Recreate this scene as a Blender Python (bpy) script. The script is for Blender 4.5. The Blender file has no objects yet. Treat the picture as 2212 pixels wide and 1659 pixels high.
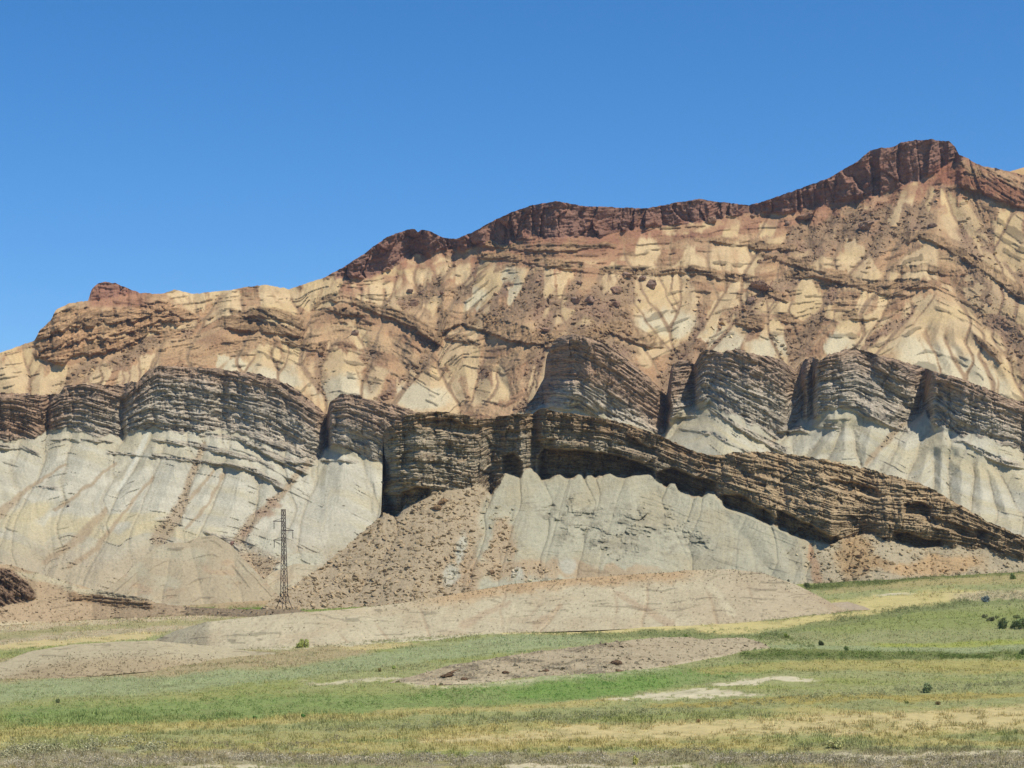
import bpy, math, random
import numpy as np
from mathutils import Vector, Matrix

# ------------------------------------------------------------------ camera, sky, sun
SC = bpy.context.scene
F = 1911.0                      # focal length in pixels of the 1024 wide frame
HY = 540.0                      # pixel row of the horizon
cam = bpy.data.cameras.new("camera")
cam.sensor_width = 36.0
cam.lens = 36.0 * F / 1024.0
cam.shift_y = (HY - 384.0) / 1024.0
cam.clip_start = 1.0
cam.clip_end = 20000.0
camo = bpy.data.objects.new("camera", cam)
camo.rotation_euler = (math.radians(90), 0, 0)
camo.location = (0, 0, 0)
SC.collection.objects.link(camo)
SC.camera = camo

SUN_EL = math.radians(62)
SUN_AZ = math.radians(52)       # from "behind the camera" towards the right
sd = Vector((math.cos(SUN_EL) * math.sin(SUN_AZ), -math.cos(SUN_EL) * math.cos(SUN_AZ), math.sin(SUN_EL)))
sun = bpy.data.lights.new("sun", 'SUN')
sun.energy = 4.4
sun.angle = math.radians(0.5)
sun.color = (1.0, 0.96, 0.90)
suno = bpy.data.objects.new("sun", sun)
suno.rotation_euler = (-sd).to_track_quat('-Z', 'Y').to_euler()
suno.location = (0, 0, 500)
SC.collection.objects.link(suno)

world = bpy.data.worlds.new("World")
SC.world = world
world.use_nodes = True
wn = world.node_tree
wn.nodes.clear()
wo = wn.nodes.new('ShaderNodeOutputWorld')
bg = wn.nodes.new('ShaderNodeBackground')
sky = wn.nodes.new('ShaderNodeTexSky')
sky.sky_type = 'NISHITA'
sky.sun_disc = False
sky.sun_elevation = SUN_EL
sky.sun_rotation = math.atan2(sd.x, sd.y)
sky.altitude = 2500
sky.air_density = 1.0
sky.dust_density = 0.0
sky.ozone_density = 6.0
bg.inputs['Strength'].default_value = 0.12
hs = wn.nodes.new('ShaderNodeHueSaturation')
hs.inputs['Hue'].default_value = 0.499
hs.inputs['Saturation'].default_value = 1.26
hs.inputs['Value'].default_value = 1.12
wn.links.new(sky.outputs[0], hs.inputs['Color'])
wn.links.new(hs.outputs[0], bg.inputs['Color'])
wn.links.new(bg.outputs[0], wo.inputs[0])
SC.view_settings.view_transform = 'Standard'
SC.view_settings.look = 'None'
SC.view_settings.exposure = 0.12
SC.view_settings.gamma = 1.0

# ------------------------------------------------------------------ numeric helpers
S = 1024.0 / 2212.0             # traced coordinates -> frame pixels
RES = 0.75                      # mesh step in pixels
PX0, PX1 = -110, 1134
PY0, PY1 = 110, 700
W, H = PX1 - PX0, PY1 - PY0
UU = np.arange(W) + PX0 + 0.0
gx, gy = np.meshgrid(UU, np.arange(H) + PY0 + 0.0)
DX, DY = gx / S, gy / S         # traced coordinates of each raster cell

def lin(c):
    c = np.asarray(c, float) / 255.0
    return np.where(c <= 0.04045, c / 12.92, ((c + 0.055) / 1.055) ** 2.4)

EXPO = np.array([1.23, 1.25, 1.40])
def A(*c):                      # albedo that looks like this sRGB colour when sunlit
    return np.clip(lin(c) / EXPO, 0.002, 0.85)

def _hash(ix, iy, seed):
    n = (ix.astype(np.int64) * 374761393 + iy.astype(np.int64) * 668265263 + seed * 974634777) & 0xffffffff
    n = ((n ^ (n >> 13)) * 1274126177) & 0xffffffff
    n = (n ^ (n >> 16)) & 0xffffffff
    return n / 4294967295.0

def vn(x, y, seed=0):
    x = np.asarray(x, float); y = np.asarray(y, float)
    x, y = np.broadcast_arrays(x, y)
    ix = np.floor(x); iy = np.floor(y)
    fx = x - ix; fy = y - iy
    fx = fx * fx * fx * (fx * (fx * 6 - 15) + 10); fy = fy * fy * fy * (fy * (fy * 6 - 15) + 10)
    ix = ix.astype(np.int64); iy = iy.astype(np.int64)
    a = _hash(ix, iy, seed); b = _hash(ix + 1, iy, seed)
    c = _hash(ix, iy + 1, seed); d = _hash(ix + 1, iy + 1, seed)
    return (a + (b - a) * fx) * (1 - fy) + (c + (d - c) * fx) * fy   # 0..1

def fbm(x, y, seed=0, oct=4, gain=0.5):
    t = 0; a = 1.0; n = 0
    for i in range(oct):
        t = t + a * (vn(x * 2 ** i + i * 17.3, y * 2 ** i - i * 9.1, seed + i * 31) * 2 - 1)
        n += a; a *= gain
    return t / n                # -1..1

def sst(e0, e1, x):
    t = np.clip((x - e0) / (e1 - e0 + 1e-9), 0, 1)
    return t * t * (3 - 2 * t)

def worley(x, y, seed=0):      # jittered cells: random value per cell, offset inside it, edge nearness
    x, y = np.broadcast_arrays(np.asarray(x, float), np.asarray(y, float))
    ix = np.floor(x).astype(np.int64); iy = np.floor(y).astype(np.int64)
    b1 = np.full(x.shape, 9e9); b2 = b1.copy(); ox = np.zeros(x.shape); oy = ox.copy(); hh = ox.copy(); h2 = ox.copy()
    for dj in (-1, 0, 1):
        for di in (-1, 0, 1):
            cx, cy = ix + di, iy + dj
            px = cx + 0.1 + 0.8 * _hash(cx, cy, seed); py = cy + 0.1 + 0.8 * _hash(cx, cy, seed + 7)
            d = (x - px) ** 2 + (y - py) ** 2
            n = d < b1
            b2 = np.where(n, b1, np.minimum(b2, d)); b1 = np.where(n, d, b1)
            ox = np.where(n, x - px, ox); oy = np.where(n, y - py, oy)
            hh = np.where(n, _hash(cx, cy, seed + 13), hh); h2 = np.where(n, _hash(cx, cy, seed + 19), h2)
    return hh, h2, ox, oy, np.sqrt(b2) - np.sqrt(b1)

def curve(pts, x):
    p = np.array(pts, float)
    return np.interp(x, p[:, 0], p[:, 1])

def gblur(a, s):
    if s <= 0: return a
    r = int(3 * s + 1)
    k = np.exp(-0.5 * (np.arange(-r, r + 1) / s) ** 2); k /= k.sum()
    def ax(m):
        p = np.pad(m, ((0, 0), (r, r)), mode='edge')
        o = np.zeros_like(m)
        for i, w in enumerate(k): o += w * p[:, i:i + m.shape[1]]
        return o
    return ax(ax(a).T).T

def samp(ras, px, py):
    x = np.clip(px - PX0, 0, W - 1.001); y = np.clip(py - PY0, 0, H - 1.001)
    ix = x.astype(int); iy = y.astype(int); fx = x - ix; fy = y - iy
    if ras.ndim == 3: fx = fx[..., None]; fy = fy[..., None]
    return (ras[iy, ix] * (1 - fx) + ras[iy, ix + 1] * fx) * (1 - fy) + (ras[iy + 1, ix] * (1 - fx) + ras[iy + 1, ix + 1] * fx) * fy

def polydist(lines):            # distance in pixels to a set of traced polylines, and arc-varying width
    st = 2
    X = gx[::st, ::st]; Y = gy[::st, ::st]
    X = X + 5 * fbm(X / 22, Y / 22, 5, 3); Y = Y + 4 * fbm(X / 22, Y / 22, 8, 3)
    best = np.full(X.shape, 1e9)
    for ln in lines:
        p = np.array([q[:2] for q in ln], float) * S
        for (x0, y0), (x1, y1) in zip(p[:-1], p[1:]):
            dx, dy = x1 - x0, y1 - y0
            t = np.clip(((X - x0) * dx + (Y - y0) * dy) / (dx * dx + dy * dy + 1e-9), 0, 1)
            best = np.minimum(best, (X - x0 - t * dx) ** 2 + (Y - y0 - t * dy) ** 2)
    b = np.sqrt(best)
    b = np.repeat(np.repeat(b, st, 0), st, 1)
    o = np.full((H, W), 0.0); o[:] = np.pad(b, ((0, 2), (0, 2)), mode='edge')[:H, :W]
    return gblur(o, 0.9)

def groundg(t):
    return -0.0118 + (0.0264 + 0.0118) * np.clip(t, -0.25, 1.25)
ZN, YN = -20.3, 170.0
def ground_depth(px, py):       # depth at which a ray meets the valley floor
    g = groundg(px / 1024.0)
    return (-ZN + YN * g) / np.maximum((py - HY) / F + g, 0.004)
def ground_z(x, y):
    g = groundg(0.5 + (x / np.maximum(y, 1.0)) * F / 1024.0)
    return ZN + (y - YN) * g

# ------------------------------------------------------------------ object helpers
def tag(o, label=None, cat=None, group=None, kind=None):
    if label: o["label"] = label
    if cat: o["category"] = cat
    if group: o["group"] = group
    if kind: o["kind"] = kind
    return o

def mesh_np(name, co, quads, mat, smooth=True, col=None, tris=None, extra=None, parent=None):
    me = bpy.data.meshes.new(name)
    co = np.asarray(co, np.float32).reshape(-1, 3)
    fs = np.asarray(quads if quads is not None else tris, np.int32)
    n = fs.shape[1]
    me.vertices.add(len(co)); me.vertices.foreach_set('co', co.ravel())
    me.loops.add(fs.size); me.loops.foreach_set('vertex_index', fs.ravel())
    me.polygons.add(len(fs))
    me.polygons.foreach_set('loop_start', np.arange(0, fs.size, n, dtype=np.int32))
    me.polygons.foreach_set('use_smooth', np.full(len(fs), smooth, bool))
    me.update(calc_edges=True)
    if col is not None:
        ca = me.color_attributes.new('albedo', 'FLOAT_COLOR', 'POINT')
        c4 = np.ones((len(co), 4), np.float32); c4[:, :3] = np.clip(col, 0.002, 0.9)
        ca.data.foreach_set('color', c4.ravel())
    if extra is not None:
        at = me.attributes.new('bed', 'FLOAT_VECTOR', 'POINT')
        at.data.foreach_set('vector', np.asarray(extra, np.float32).ravel())
    me.materials.append(mat)
    o = bpy.data.objects.new(name, me)
    SC.collection.objects.link(o)
    if parent: o.parent = parent
    return o

# ------------------------------------------------------------------ materials
def base_mat(name, rough=0.95):
    m = bpy.data.materials.new(name); m.use_nodes = True
    b = m.node_tree.nodes['Principled BSDF']
    b.inputs['Roughness'].default_value = rough
    b.inputs['Specular IOR Level'].default_value = 0.08
    return m, m.node_tree, b

def rock_mat():
    m, nt, b = base_mat("rock_surface")
    N = nt.nodes; L = nt.links
    at = N.new('ShaderNodeAttribute'); at.attribute_name = 'albedo'
    bd = N.new('ShaderNodeAttribute'); bd.attribute_name = 'bed'
    sep = N.new('ShaderNodeSeparateXYZ'); L.new(bd.outputs['Vector'], sep.inputs[0])
    geo = N.new('ShaderNodeNewGeometry')
    # fine bedding: noise stretched along the strata coordinate
    mp = N.new('ShaderNodeCombineXYZ')
    m1 = N.new('ShaderNodeMath'); m1.operation = 'MULTIPLY'; m1.inputs[1].default_value = 0.3
    m2 = N.new('ShaderNodeMath'); m2.operation = 'MULTIPLY'; m2.inputs[1].default_value = 1.1
    L.new(sep.outputs[0], m1.inputs[0]); L.new(sep.outputs[1], m2.inputs[0])
    L.new(m1.outputs[0], mp.inputs[0]); L.new(m2.outputs[0], mp.inputs[1])
    n1 = N.new('ShaderNodeTexNoise'); n1.inputs['Scale'].default_value = 1.0; n1.inputs['Detail'].default_value = 4
    L.new(mp.outputs[0], n1.inputs['Vector'])
    # speckle of grit
    n2 = N.new('ShaderNodeTexNoise'); n2.inputs['Scale'].default_value = 0.9; n2.inputs['Detail'].default_value = 5
    n2.inputs['Roughness'].default_value = 0.7
    L.new(geo.outputs['Position'], n2.inputs['Vector'])
    r1 = N.new('ShaderNodeMapRange'); r1.inputs[1].default_value = 0.35; r1.inputs[2].default_value = 0.62
    r1.inputs[3].default_value = 0.62; r1.inputs[4].default_value = 1.18
    L.new(n1.outputs['Fac'], r1.inputs[0])
    mx = N.new('ShaderNodeMix'); mx.data_type = 'FLOAT'
    mx.inputs[2].default_value = 1.0
    L.new(sep.outputs[2], mx.inputs[0]); L.new(r1.outputs[0], mx.inputs[3])
    r2 = N.new('ShaderNodeMapRange'); r2.inputs[1].default_value = 0.3; r2.inputs[2].default_value = 0.7
    r2.inputs[3].default_value = 0.84; r2.inputs[4].default_value = 1.14
    L.new(n2.outputs['Fac'], r2.inputs[0])
    mm = N.new('ShaderNodeMath'); mm.operation = 'MULTIPLY'
    L.new(mx.outputs[0], mm.inputs[0]); L.new(r2.outputs[0], mm.inputs[1])
    vm = N.new('ShaderNodeVectorMath'); vm.operation = 'SCALE'
    L.new(at.outputs['Color'], vm.inputs[0]); L.new(mm.outputs[0], vm.inputs['Scale'])
    L.new(vm.outputs[0], b.inputs['Base Color'])
    bp = N.new('ShaderNodeBump'); bp.inputs['Strength'].default_value = 0.6; bp.inputs['Distance'].default_value = 1.6
    a1 = N.new('ShaderNodeMath'); a1.operation = 'MULTIPLY'
    L.new(n1.outputs['Fac'], a1.inputs[0]); L.new(sep.outputs[2], a1.inputs[1])
    a2 = N.new('ShaderNodeMath'); a2.operation = 'MULTIPLY_ADD'; a2.inputs[1].default_value = 0.25
    L.new(n2.outputs['Fac'], a2.inputs[0]); L.new(a1.outputs[0], a2.inputs[2])
    L.new(a2.outputs[0], bp.inputs['Height'])
    L.new(bp.outputs[0], b.inputs['Normal'])
    return m
ROCK = rock_mat()

def soil_mat(name, scale, lo=0.8, hi=1.2, bump=0.4, stretch=(1, 1, 1)):
    m, nt, b = base_mat(name)
    N = nt.nodes; L = nt.links
    at = N.new('ShaderNodeAttribute'); at.attribute_name = 'albedo'
    geo = N.new('ShaderNodeNewGeometry')
    mpn = N.new('ShaderNodeMapping'); mpn.inputs['Scale'].default_value = stretch
    L.new(geo.outputs['Position'], mpn.inputs[0])
    n2 = N.new('ShaderNodeTexNoise'); n2.inputs['Scale'].default_value = scale; n2.inputs['Detail'].default_value = 6
    n2.inputs['Roughness'].default_value = 0.7
    L.new(mpn.outputs[0], n2.inputs['Vector'])
    r2 = N.new('ShaderNodeMapRange'); r2.inputs[1].default_value = 0.3; r2.inputs[2].default_value = 0.7
    r2.inputs[3].default_value = lo; r2.inputs[4].default_value = hi
    L.new(n2.outputs['Fac'], r2.inputs[0])
    vm = N.new('ShaderNodeVectorMath'); vm.operation = 'SCALE'
    L.new(at.outputs['Color'], vm.inputs[0]); L.new(r2.outputs[0], vm.inputs['Scale'])
    L.new(vm.outputs[0], b.inputs['Base Color'])
    bp = N.new('ShaderNodeBump'); bp.inputs['Strength'].default_value = bump; bp.inputs['Distance'].default_value = 0.5
    L.new(n2.outputs['Fac'], bp.inputs['Height']); L.new(bp.outputs[0], b.inputs['Normal'])
    return m
SOIL = soil_mat("valley_soil", 0.6, 0.8, 1.18, 0.35)
GRASS = soil_mat("grass_blades", 0.35, 0.8, 1.2, 0.0)
STONE = soil_mat("loose_stone", 0.8, 0.75, 1.2, 0.3)

# ------------------------------------------------------------------ terrain sheets
class Sheet:
    """A hillside lofted between a foot line and a crest line, eroded and bedded in world metres."""
    def __init__(s, name, T, B, Dfoot, slope, seed):
        s.name, s.seed = name, seed
        s.T = curve(T, UU / S) * S
        s.B = curve(B, UU / S) * S
        s.Df = Dfoot
        s.k = np.full((H, W), float(slope)) if np.isscalar(slope) else slope
        s.cliff = np.zeros((H, W)); s.off = np.zeros((H, W)); s.col = np.zeros((H, W, 3))
        s.butt = 4.0; s.big = 3.0; s.joint = 1.0; s.crumb = 1.0; s.ledge_lo = 0.74
        s.bedcol = 0.5; s.bedamp = np.zeros((H, W)); s.block = np.zeros((H, W)); s.rub = np.zeros((H, W))
        s.lo, s.hi = UU[0], UU[-1]
    def band(s, top, bot, k=0.12, soft=1.2, jag=3.0, amp=1.0, xr=None, seed=0):
        jt = jag * S * fbm(UU / 9, 0 * UU, s.seed + seed, 4); jb = jag * S * fbm(UU / 7, 3 + 0 * UU, s.seed + seed + 5, 4)
        t = curve(top, UU / S) * S + jt; b = curve(bot, UU / S) * S + jb
        m = sst(-soft, soft, gy - t[None]) * sst(-soft, soft, b[None] - gy)
        if xr: m = m * sst(xr[0] - 6, xr[0] + 6, DX) * sst(-xr[1] - 6, -xr[1] + 6, -DX)
        s.k = s.k * (1 - m) + k * m
        s.cliff = np.maximum(s.cliff, m * amp)
        return m
    def lens(s, top, bot, xr, amp=8.0, seed=0, jag=4.0, a=0.9, solid=0.0):
        # a resistant bed that stands out of the slope: steep face, gently tapering back at its top
        wob = fbm(UU / 11, 0 * UU, s.seed + seed, 4)
        t = curve(top, UU / S) * S + jag * S * wob; b = curve(bot, UU / S) * S + jag * S * fbm(UU / 7, 3 + 0 * UU, s.seed + seed + 5, 4)
        b = np.maximum(b, t + 1)
        ex = sst(xr[0] - 8, xr[0] + 10, DX) * sst(-xr[1] - 8, -xr[1] + 10, -DX)
        brk = sst(-0.55, -0.2, fbm(UU / 16, 7 + 0 * UU, s.seed + seed + 9, 3))[None]
        brk = np.maximum(brk, solid)
        m = sst(-0.9, 0.9, gy - t[None]) * sst(-0.9, 0.9, b[None] - gy) * ex * brk
        th = (b - t)[None]
        up = sst(t[None] - 2.5 * th - 3, t[None], gy) * sst(-0.9, 0.9, b[None] - gy) * ex * (0.75 + 0.25 * brk)
        s.off = s.off - amp * np.clip(th / 8, 0.35, 2.2) * up * (s.D0 / 1000)
        s.cliff = np.maximum(s.cliff, m * a)
        return m
    def integrate(s):
        kk = s.k * np.clip(s.B[None] - gy, 0, 1)
        c = np.cumsum((kk / F)[::-1], 0)[::-1]
        s.D0 = s.Df[None] * np.exp(gblur(c, 2.2))
    def gullies(s, lines, c=0.8, cap=26, p=0.9, w=1.0):
        d = polydist(lines)
        m = s.D0 / F
        h = cap * (1 - np.exp(-(d ** p) * c / cap))
        s.gd = d; s.off = s.off - (h - cap * 0.6) * m * w
    def strata(s, curves):      # [(s_value, polyline)] from top to bottom
        P = np.stack([curve(c, UU / S) * S for _, c in curves]); V = [v for v, _ in curves]
        st = np.zeros((H, W)) + V[0] + (P[0][None] - gy) * 0.6
        for i in range(len(V) - 1):
            t = (gy - P[i][None]) / np.maximum(P[i + 1] - P[i], 1)[None]
            st = np.where(gy > P[i][None], V[i] + t * (V[i + 1] - V[i]), st)
        s.st = gblur(st, 1.2) + 1.2 * fbm(gx / 60, gy / 60, s.seed + 3, 3)
    def erode(s, n=90000, steps=150, amp=1.0, sig=0.8):
        D = gblur(s.D0 + s.off, 1.5)
        Dz = -np.gradient(D, axis=0); Dx = np.gradient(D, axis=1)
        mpp = D / F
        Dz = Dz / mpp; Dx = Dx / mpp
        vx = -0.0 + Dx * np.clip(Dz, 0.15, 4); vy = (1 + Dx * Dx)
        vx += 0.25 * fbm(gx / 9, gy / 9, s.seed + 9, 3) * vy
        nrm = np.sqrt(vx * vx + vy * vy); vx /= nrm; vy /= nrm
        rng = np.random.RandomState(s.seed)
        x = rng.uniform(0, W - 1, n); 
        ii = np.clip(x.astype(int), 0, W - 1)
        y = (s.T[ii] - PY0) + rng.uniform(0, 1, n) * (s.B - s.T)[ii]
        acc = np.zeros(H * W)
        for _ in range(steps):
            ix = np.clip(x.astype(int), 0, W - 1); iy = np.clip(y.astype(int), 0, H - 1)
            acc += np.bincount(iy * W + ix, minlength=H * W)
            x = np.clip(x + vx[iy, ix], 0, W - 1); y = np.clip(y + vy[iy, ix], 0, H - 1)
        acc = acc.reshape(H, W)
        f = np.log1p(acc); f = gblur(f, sig)
        bgd = gblur(f, 9)
        s.flow = f - bgd
        s.rill = np.clip(s.flow, 0, 3)
        s.off = s.off + amp * (f - bgd) * (1 - 0.7 * s.cliff) * s.D0 / F
    def paint(s, m, rgb):
        s.col = s.col * (1 - m[..., None]) + np.asarray(rgb) * m[..., None]
    def blobs(s, pts, warp=14):   # traced soft blobs: (x, y, rx, ry, angle)
        X = DX + warp * fbm(DX / 30, DY / 30, s.seed + 21, 4); Y = DY + warp * fbm(DX / 30, DY / 30, s.seed + 25, 4)
        m = np.zeros((H, W))
        for b in pts:
            x, y, rx, ry = b[:4]; a = math.radians(b[4]) if len(b) > 4 else 0
            u = ((X - x) * math.cos(a) + (Y - y) * math.sin(a)) / rx; v = (-(X - x) * math.sin(a) + (Y - y) * math.cos(a)) / ry
            m = np.maximum(m, 1 - sst(0.6, 1.15, np.sqrt(u * u + v * v)))
        return m
    def streams(s, lines, w0=6, warp=8, soft=0.45):
        X = DX + warp * fbm(DX / 18, DY / 18, s.seed + 41, 4); Y = DY + warp * fbm(DX / 18, DY / 18, s.seed + 45, 4)
        m = np.zeros((H, W))
        for ln in lines:
            for p, q in zip(ln[:-1], ln[1:]):
                dx, dy = q[0] - p[0], q[1] - p[1]
                t = np.clip(((X - p[0]) * dx + (Y - p[1]) * dy) / (dx * dx + dy * dy + 1e-9), 0, 1)
                w = (p[2] if len(p) > 2 else w0) * (1 - t) + (q[2] if len(q) > 2 else w0) * t
                d = np.sqrt((X - p[0] - t * dx) ** 2 + (Y - p[1] - t * dy) ** 2)
                m = np.maximum(m, 1 - sst(w * (1 - soft), w * (1 + soft), d))
        return m
    def build(s, res=RES, tjag=0.6, bed_m=2.2, flap=((3, -1), (12, -6), (40, -24), (110, -75)), bedcol=0.55, bedfreq=1.0, colmod=None):
        u = np.arange(s.lo, s.hi + 0.01, res)
        T = np.interp(u, UU, s.T) + tjag * fbm(u / 4, 0 * u, s.seed + 77, 4, 0.6)
        B = np.interp(u, UU, s.B)
        y0, y1 = np.min(T), np.max(B)
        yg = np.arange(y1, y0 - res, -res); nv = len(yg)
        PX = np.broadcast_to(u[None], (nv, len(u))); PY = np.minimum(B[None], np.maximum(T[None], yg[:, None]))
        D = samp(s.D0 + s.off, PX, PY); st = samp(s.st, PX, PY); cl = samp(s.cliff, PX, PY)
        mpp = D / F; D1 = D.copy()
        # beds: irregular steps along the strata coordinate, broken up sideways
        q = (st + 0.7 * fbm(PX / 14, PY / 8, s.seed + 60, 3)) * bedfreq
        j = PX / 26
        bed = (0.42 * (vn(q * 0.30, j * 0.6, s.seed + 11)) + 0.36 * vn(q * 0.85, j * 1.6, s.seed + 12) + 0.22 * vn(q * 1.9, j * 3.2, s.seed + 13))
        bed = sst(0.32, 0.68, bed)
        jx = PX + 3 * fbm(PX / 20, PY / 12, s.seed + 61, 2)
        butt = fbm(jx / 24, PY / 60, s.seed + 62, 3, 0.55)
        joint = fbm(jx / 5.5, PY / 22, s.seed + 14, 4, 0.6)
        crack = sst(0.10, 0.0, np.abs(fbm(jx / 9, PY / 40, s.seed + 63, 3)))
        w1 = worley(jx / 6.5, PY / 5.5, s.seed + 64)
        w0 = worley(jx / 15, PY / 11, s.seed + 68)
        w2 = worley(jx / 2.6, PY / 1.9, s.seed + 65)
        rough = fbm(PX / 2.6, PY / 2.2, s.seed + 15, 3, 0.6)
        pocket = sst(0.72, 0.86, vn(jx / 5, PY / 4, s.seed + 66)) * sst(0.4, 0.6, vn(PX / 30, PY / 30, s.seed + 67))
        D1 -= cl * mpp * (bed_m * (bed - 0.5) * 2 + s.butt * butt + s.joint * (3.0 * joint - 2.0 * crack) + s.crumb * (s.big * (w0[0] - 0.5 + 1.6 * (w0[1] - 0.5) * w0[2]) + 2.4 * (w1[0] - 0.5) + 2.2 * (w1[1] - 0.5) * w1[2] * 2
                          + 1.1 * (w2[0] - 0.5) + 0.9 * rough - 2.4 * pocket))
        blk = samp(s.block, PX, PY)
        if blk.max() > 0:       # massive jointed blocks
            wx = PX + 4 * fbm(PX / 26, PY / 16, s.seed + 16, 3); wy = PY + 3 * fbm(PX / 14, PY / 14, s.seed + 17, 3)
            a1 = worley((wx + 26 * fbm(PX / 50, 0 * PX, s.seed + 2, 3)) / 13.0, 0.5 + wy / 52, s.seed + 18)
            a2 = worley(wx / 6.0, wy / 8.5, s.seed + 19)
            a3 = worley(wx / 2.4, wy / 2.6, s.seed + 20)
            D1 -= blk * mpp * (14 * (a1[0] - 0.5) + 28 * (a1[1] - 0.5) * a1[2] - 3 * sst(0.08, 0.0, a1[4]) + 2.4 * (a2[0] - 0.5) + 8 * (a2[1] - 0.5) * a2[2]
                               - 0.5 * sst(0.12, 0, a2[4]) + 1.0 * (a3[0] - 0.5) + 1.2 * fbm(PX / 5, PY / 5, s.seed + 19, 3))
        # hard thin beds crossing the open slopes
        ln = vn(q * 1.25, PX / 60, s.seed + 30) ; gate = sst(0.52, 0.62, vn(q * 0.9, PX / 16, s.seed + 32) * 0.5 + 0.5 * vn(PX / 9, q * 0.8, s.seed + 31))
        ledge = sst(s.ledge_lo, s.ledge_lo + 0.06, ln) * gate * (1 - cl)
        la = samp(s.bedamp, PX, PY)
        D1 -= ledge * la * mpp * 2.2
        soft = (1 - cl)
        D1 += soft * mpp * (0.35 * fbm(PX / 7, PY / 7, s.seed + 33, 4) )
        rb = samp(s.rub, PX, PY)
        rn = fbm(PX / 2.2, PY / 1.8, s.seed + 34, 3, 0.7)
        D1 -= rb * mpp * 1.5 * rn
        col = samp(s.col, PX, PY)
        bc = 1 - cl * bedcol * 0.9 * (1 - sst(0.25, 0.6, 0.55 * vn(q * 0.9, j * 1.5, s.seed + 50) + 0.45 * vn(q * 2.1, j * 3.0, s.seed + 51)))
        bc *= 1 - 0.45 * ledge * la
        sp = vn(PX / 1.3, PY / 1.1, s.seed + 52)
        bc *= 1 - 0.30 * (soft * (0.25 + rb)) * sst(0.80, 0.93, sp)
        bc *= 1 - 0.42 * soft * sst(0.90, 0.97, vn(PX / 1.7, PY / 1.2, s.seed + 54)) * (0.35 + 0.65 * sst(0.3, 0.7, vn(PX / 25, PY / 18, s.seed + 55)))
        bc *= 1 + 0.10 * fbm(PX / 20, PY / 12, s.seed + 53, 4)
        col = col * bc[..., None]
        if colmod is not None: col = colmod(s, PX, PY, col)
        X = (PX - 512) / F * D1; Y = D1; Z = (HY - PY) / F * D1
        s.S = (PX, PY, X, Y, Z, col)
        rows = [np.stack([X, Y, Z], -1)]; cols = [col]
        ex = [np.stack([PX, q, np.clip(cl + 0.0, 0, 1)], -1)]
        top = rows[0][-1]
        for dy, dz in flap:
            r = top.copy(); r[:, 1] += dy; r[:, 2] += dz + dy * 0.1 * fbm(u / 30, dy + 0 * u, s.seed, 3)
            rows.append(r[None]); cols.append(col[-1:]); ex.append(ex[0][-1:])
        P = np.concatenate(rows); C = np.concatenate(cols); E = np.concatenate(ex)
        ny, nx = P.shape[:2]
        i = np.arange(ny * nx).reshape(ny, nx)
        qd = np.stack([i[:-1, :-1], i[:-1, 1:], i[1:, 1:], i[1:, :-1]], -1)
        same = np.zeros((ny - 1, nx - 1), bool)
        e = np.abs(np.diff(PY, axis=0)) < 1e-6
        same[:nv - 1] = e[:, :-1] & e[:, 1:]
        qd = qd[~same].reshape(-1, 4)
        s.ob = mesh_np(s.name, P.reshape(-1, 3), qd, ROCK, True, C.reshape(-1, 3), extra=E.reshape(-1, 3))
        s.ob["kind"] = "structure"
        s.Dr = s.D0 + s.off
        return s.ob
    def pick(s, mask, n, rng):    # random surface points where the mask is high
        PX, PY, X, Y, Z, col = s.S
        w = samp(mask, PX, PY); w[1:] *= (np.abs(np.diff(PY, axis=0)) > 1e-6)
        w = np.clip(w, 0, 1).ravel().cumsum()
        i = np.searchsorted(w, rng.uniform(0, w[-1], n)); i = np.clip(i, 0, X.size - 1)
        return np.stack([X.ravel()[i], Y.ravel()[i], Z.ravel()[i]], -1), col.reshape(-1, 3)[i]
    def near(s, dx, dy):
        PX, PY, X, Y, Z, col = s.S
        i = int(np.argmin((PX - dx * S) ** 2 + (PY - dy * S) ** 2))
        return Vector((X.flat[i], Y.flat[i], Z.flat[i]))
    def pos(s, dx, dy):           # world point of a traced spot on this slope
        px, py = dx * S, dy * S
        d = float(samp(s.Dr, np.array([px]), np.array([py]))[0])
        return Vector(((px - 512) / F * d, d, (HY - py) / F * d))

exec_sheets = True
# ================================================================== SHEET 1: the mountain
T1 = [(-300,800),(0,762),(40,748),(75,735),(85,715),(110,690),(120,670),(150,655),(190,650),(198,625),(212,612),(228,608),(250,612),(300,632),(350,635),(375,626),(420,635),(480,628),(570,615),(625,624),(700,600),(745,575),(790,545),(835,512),(860,503),(880,497),(895,494),(903,502),(910,497),(925,498),(955,512),(985,517),(1020,502),(1060,480),(1100,460),(1150,443),(1200,434),(1260,445),(1330,448),(1400,450),(1460,438),(1510,430),(1560,437),(1620,443),(1660,432),(1720,410),(1790,385),(1850,350),(1880,325),(1905,319),(1930,318),(1945,308),(1980,302),(1995,303),(2010,300),(2032,304),(2050,305),(2063,318),(2072,335),(2085,340),(2120,358),(2180,370),(2260,392),(2500,430)]
B1 = [(-300,1010),(0,1010),(600,1010),(1000,1020),(1150,960),(1450,990),(1700,1020),(2212,1010),(2500,1040)]
Df1 = curve([(-300,960),(700,985),(1200,960),(1450,990),(2212,960),(2500,960)], UU / S)
m1 = Sheet("mountain", T1, B1, Df1, 1.45, 101)
capB = [(700,612),(740,600),(770,604),(830,590),(900,548),(925,556),(960,536),(1010,540),(1060,520),(1085,530),(1120,520),(1200,512),(1300,512),(1340,500),(1440,486),(1530,480),(1560,466),(1620,462),(1700,458),(1800,438),(1870,425),(1930,408),(1990,385),(2040,360),(2075,350),(2090,340)]
capT = [(x, y - 30) for x, y in T1]
cap = m1.band(capT, capB, 0.22, 1.0, 7, 0.30, (722, 2088), 1)
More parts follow.
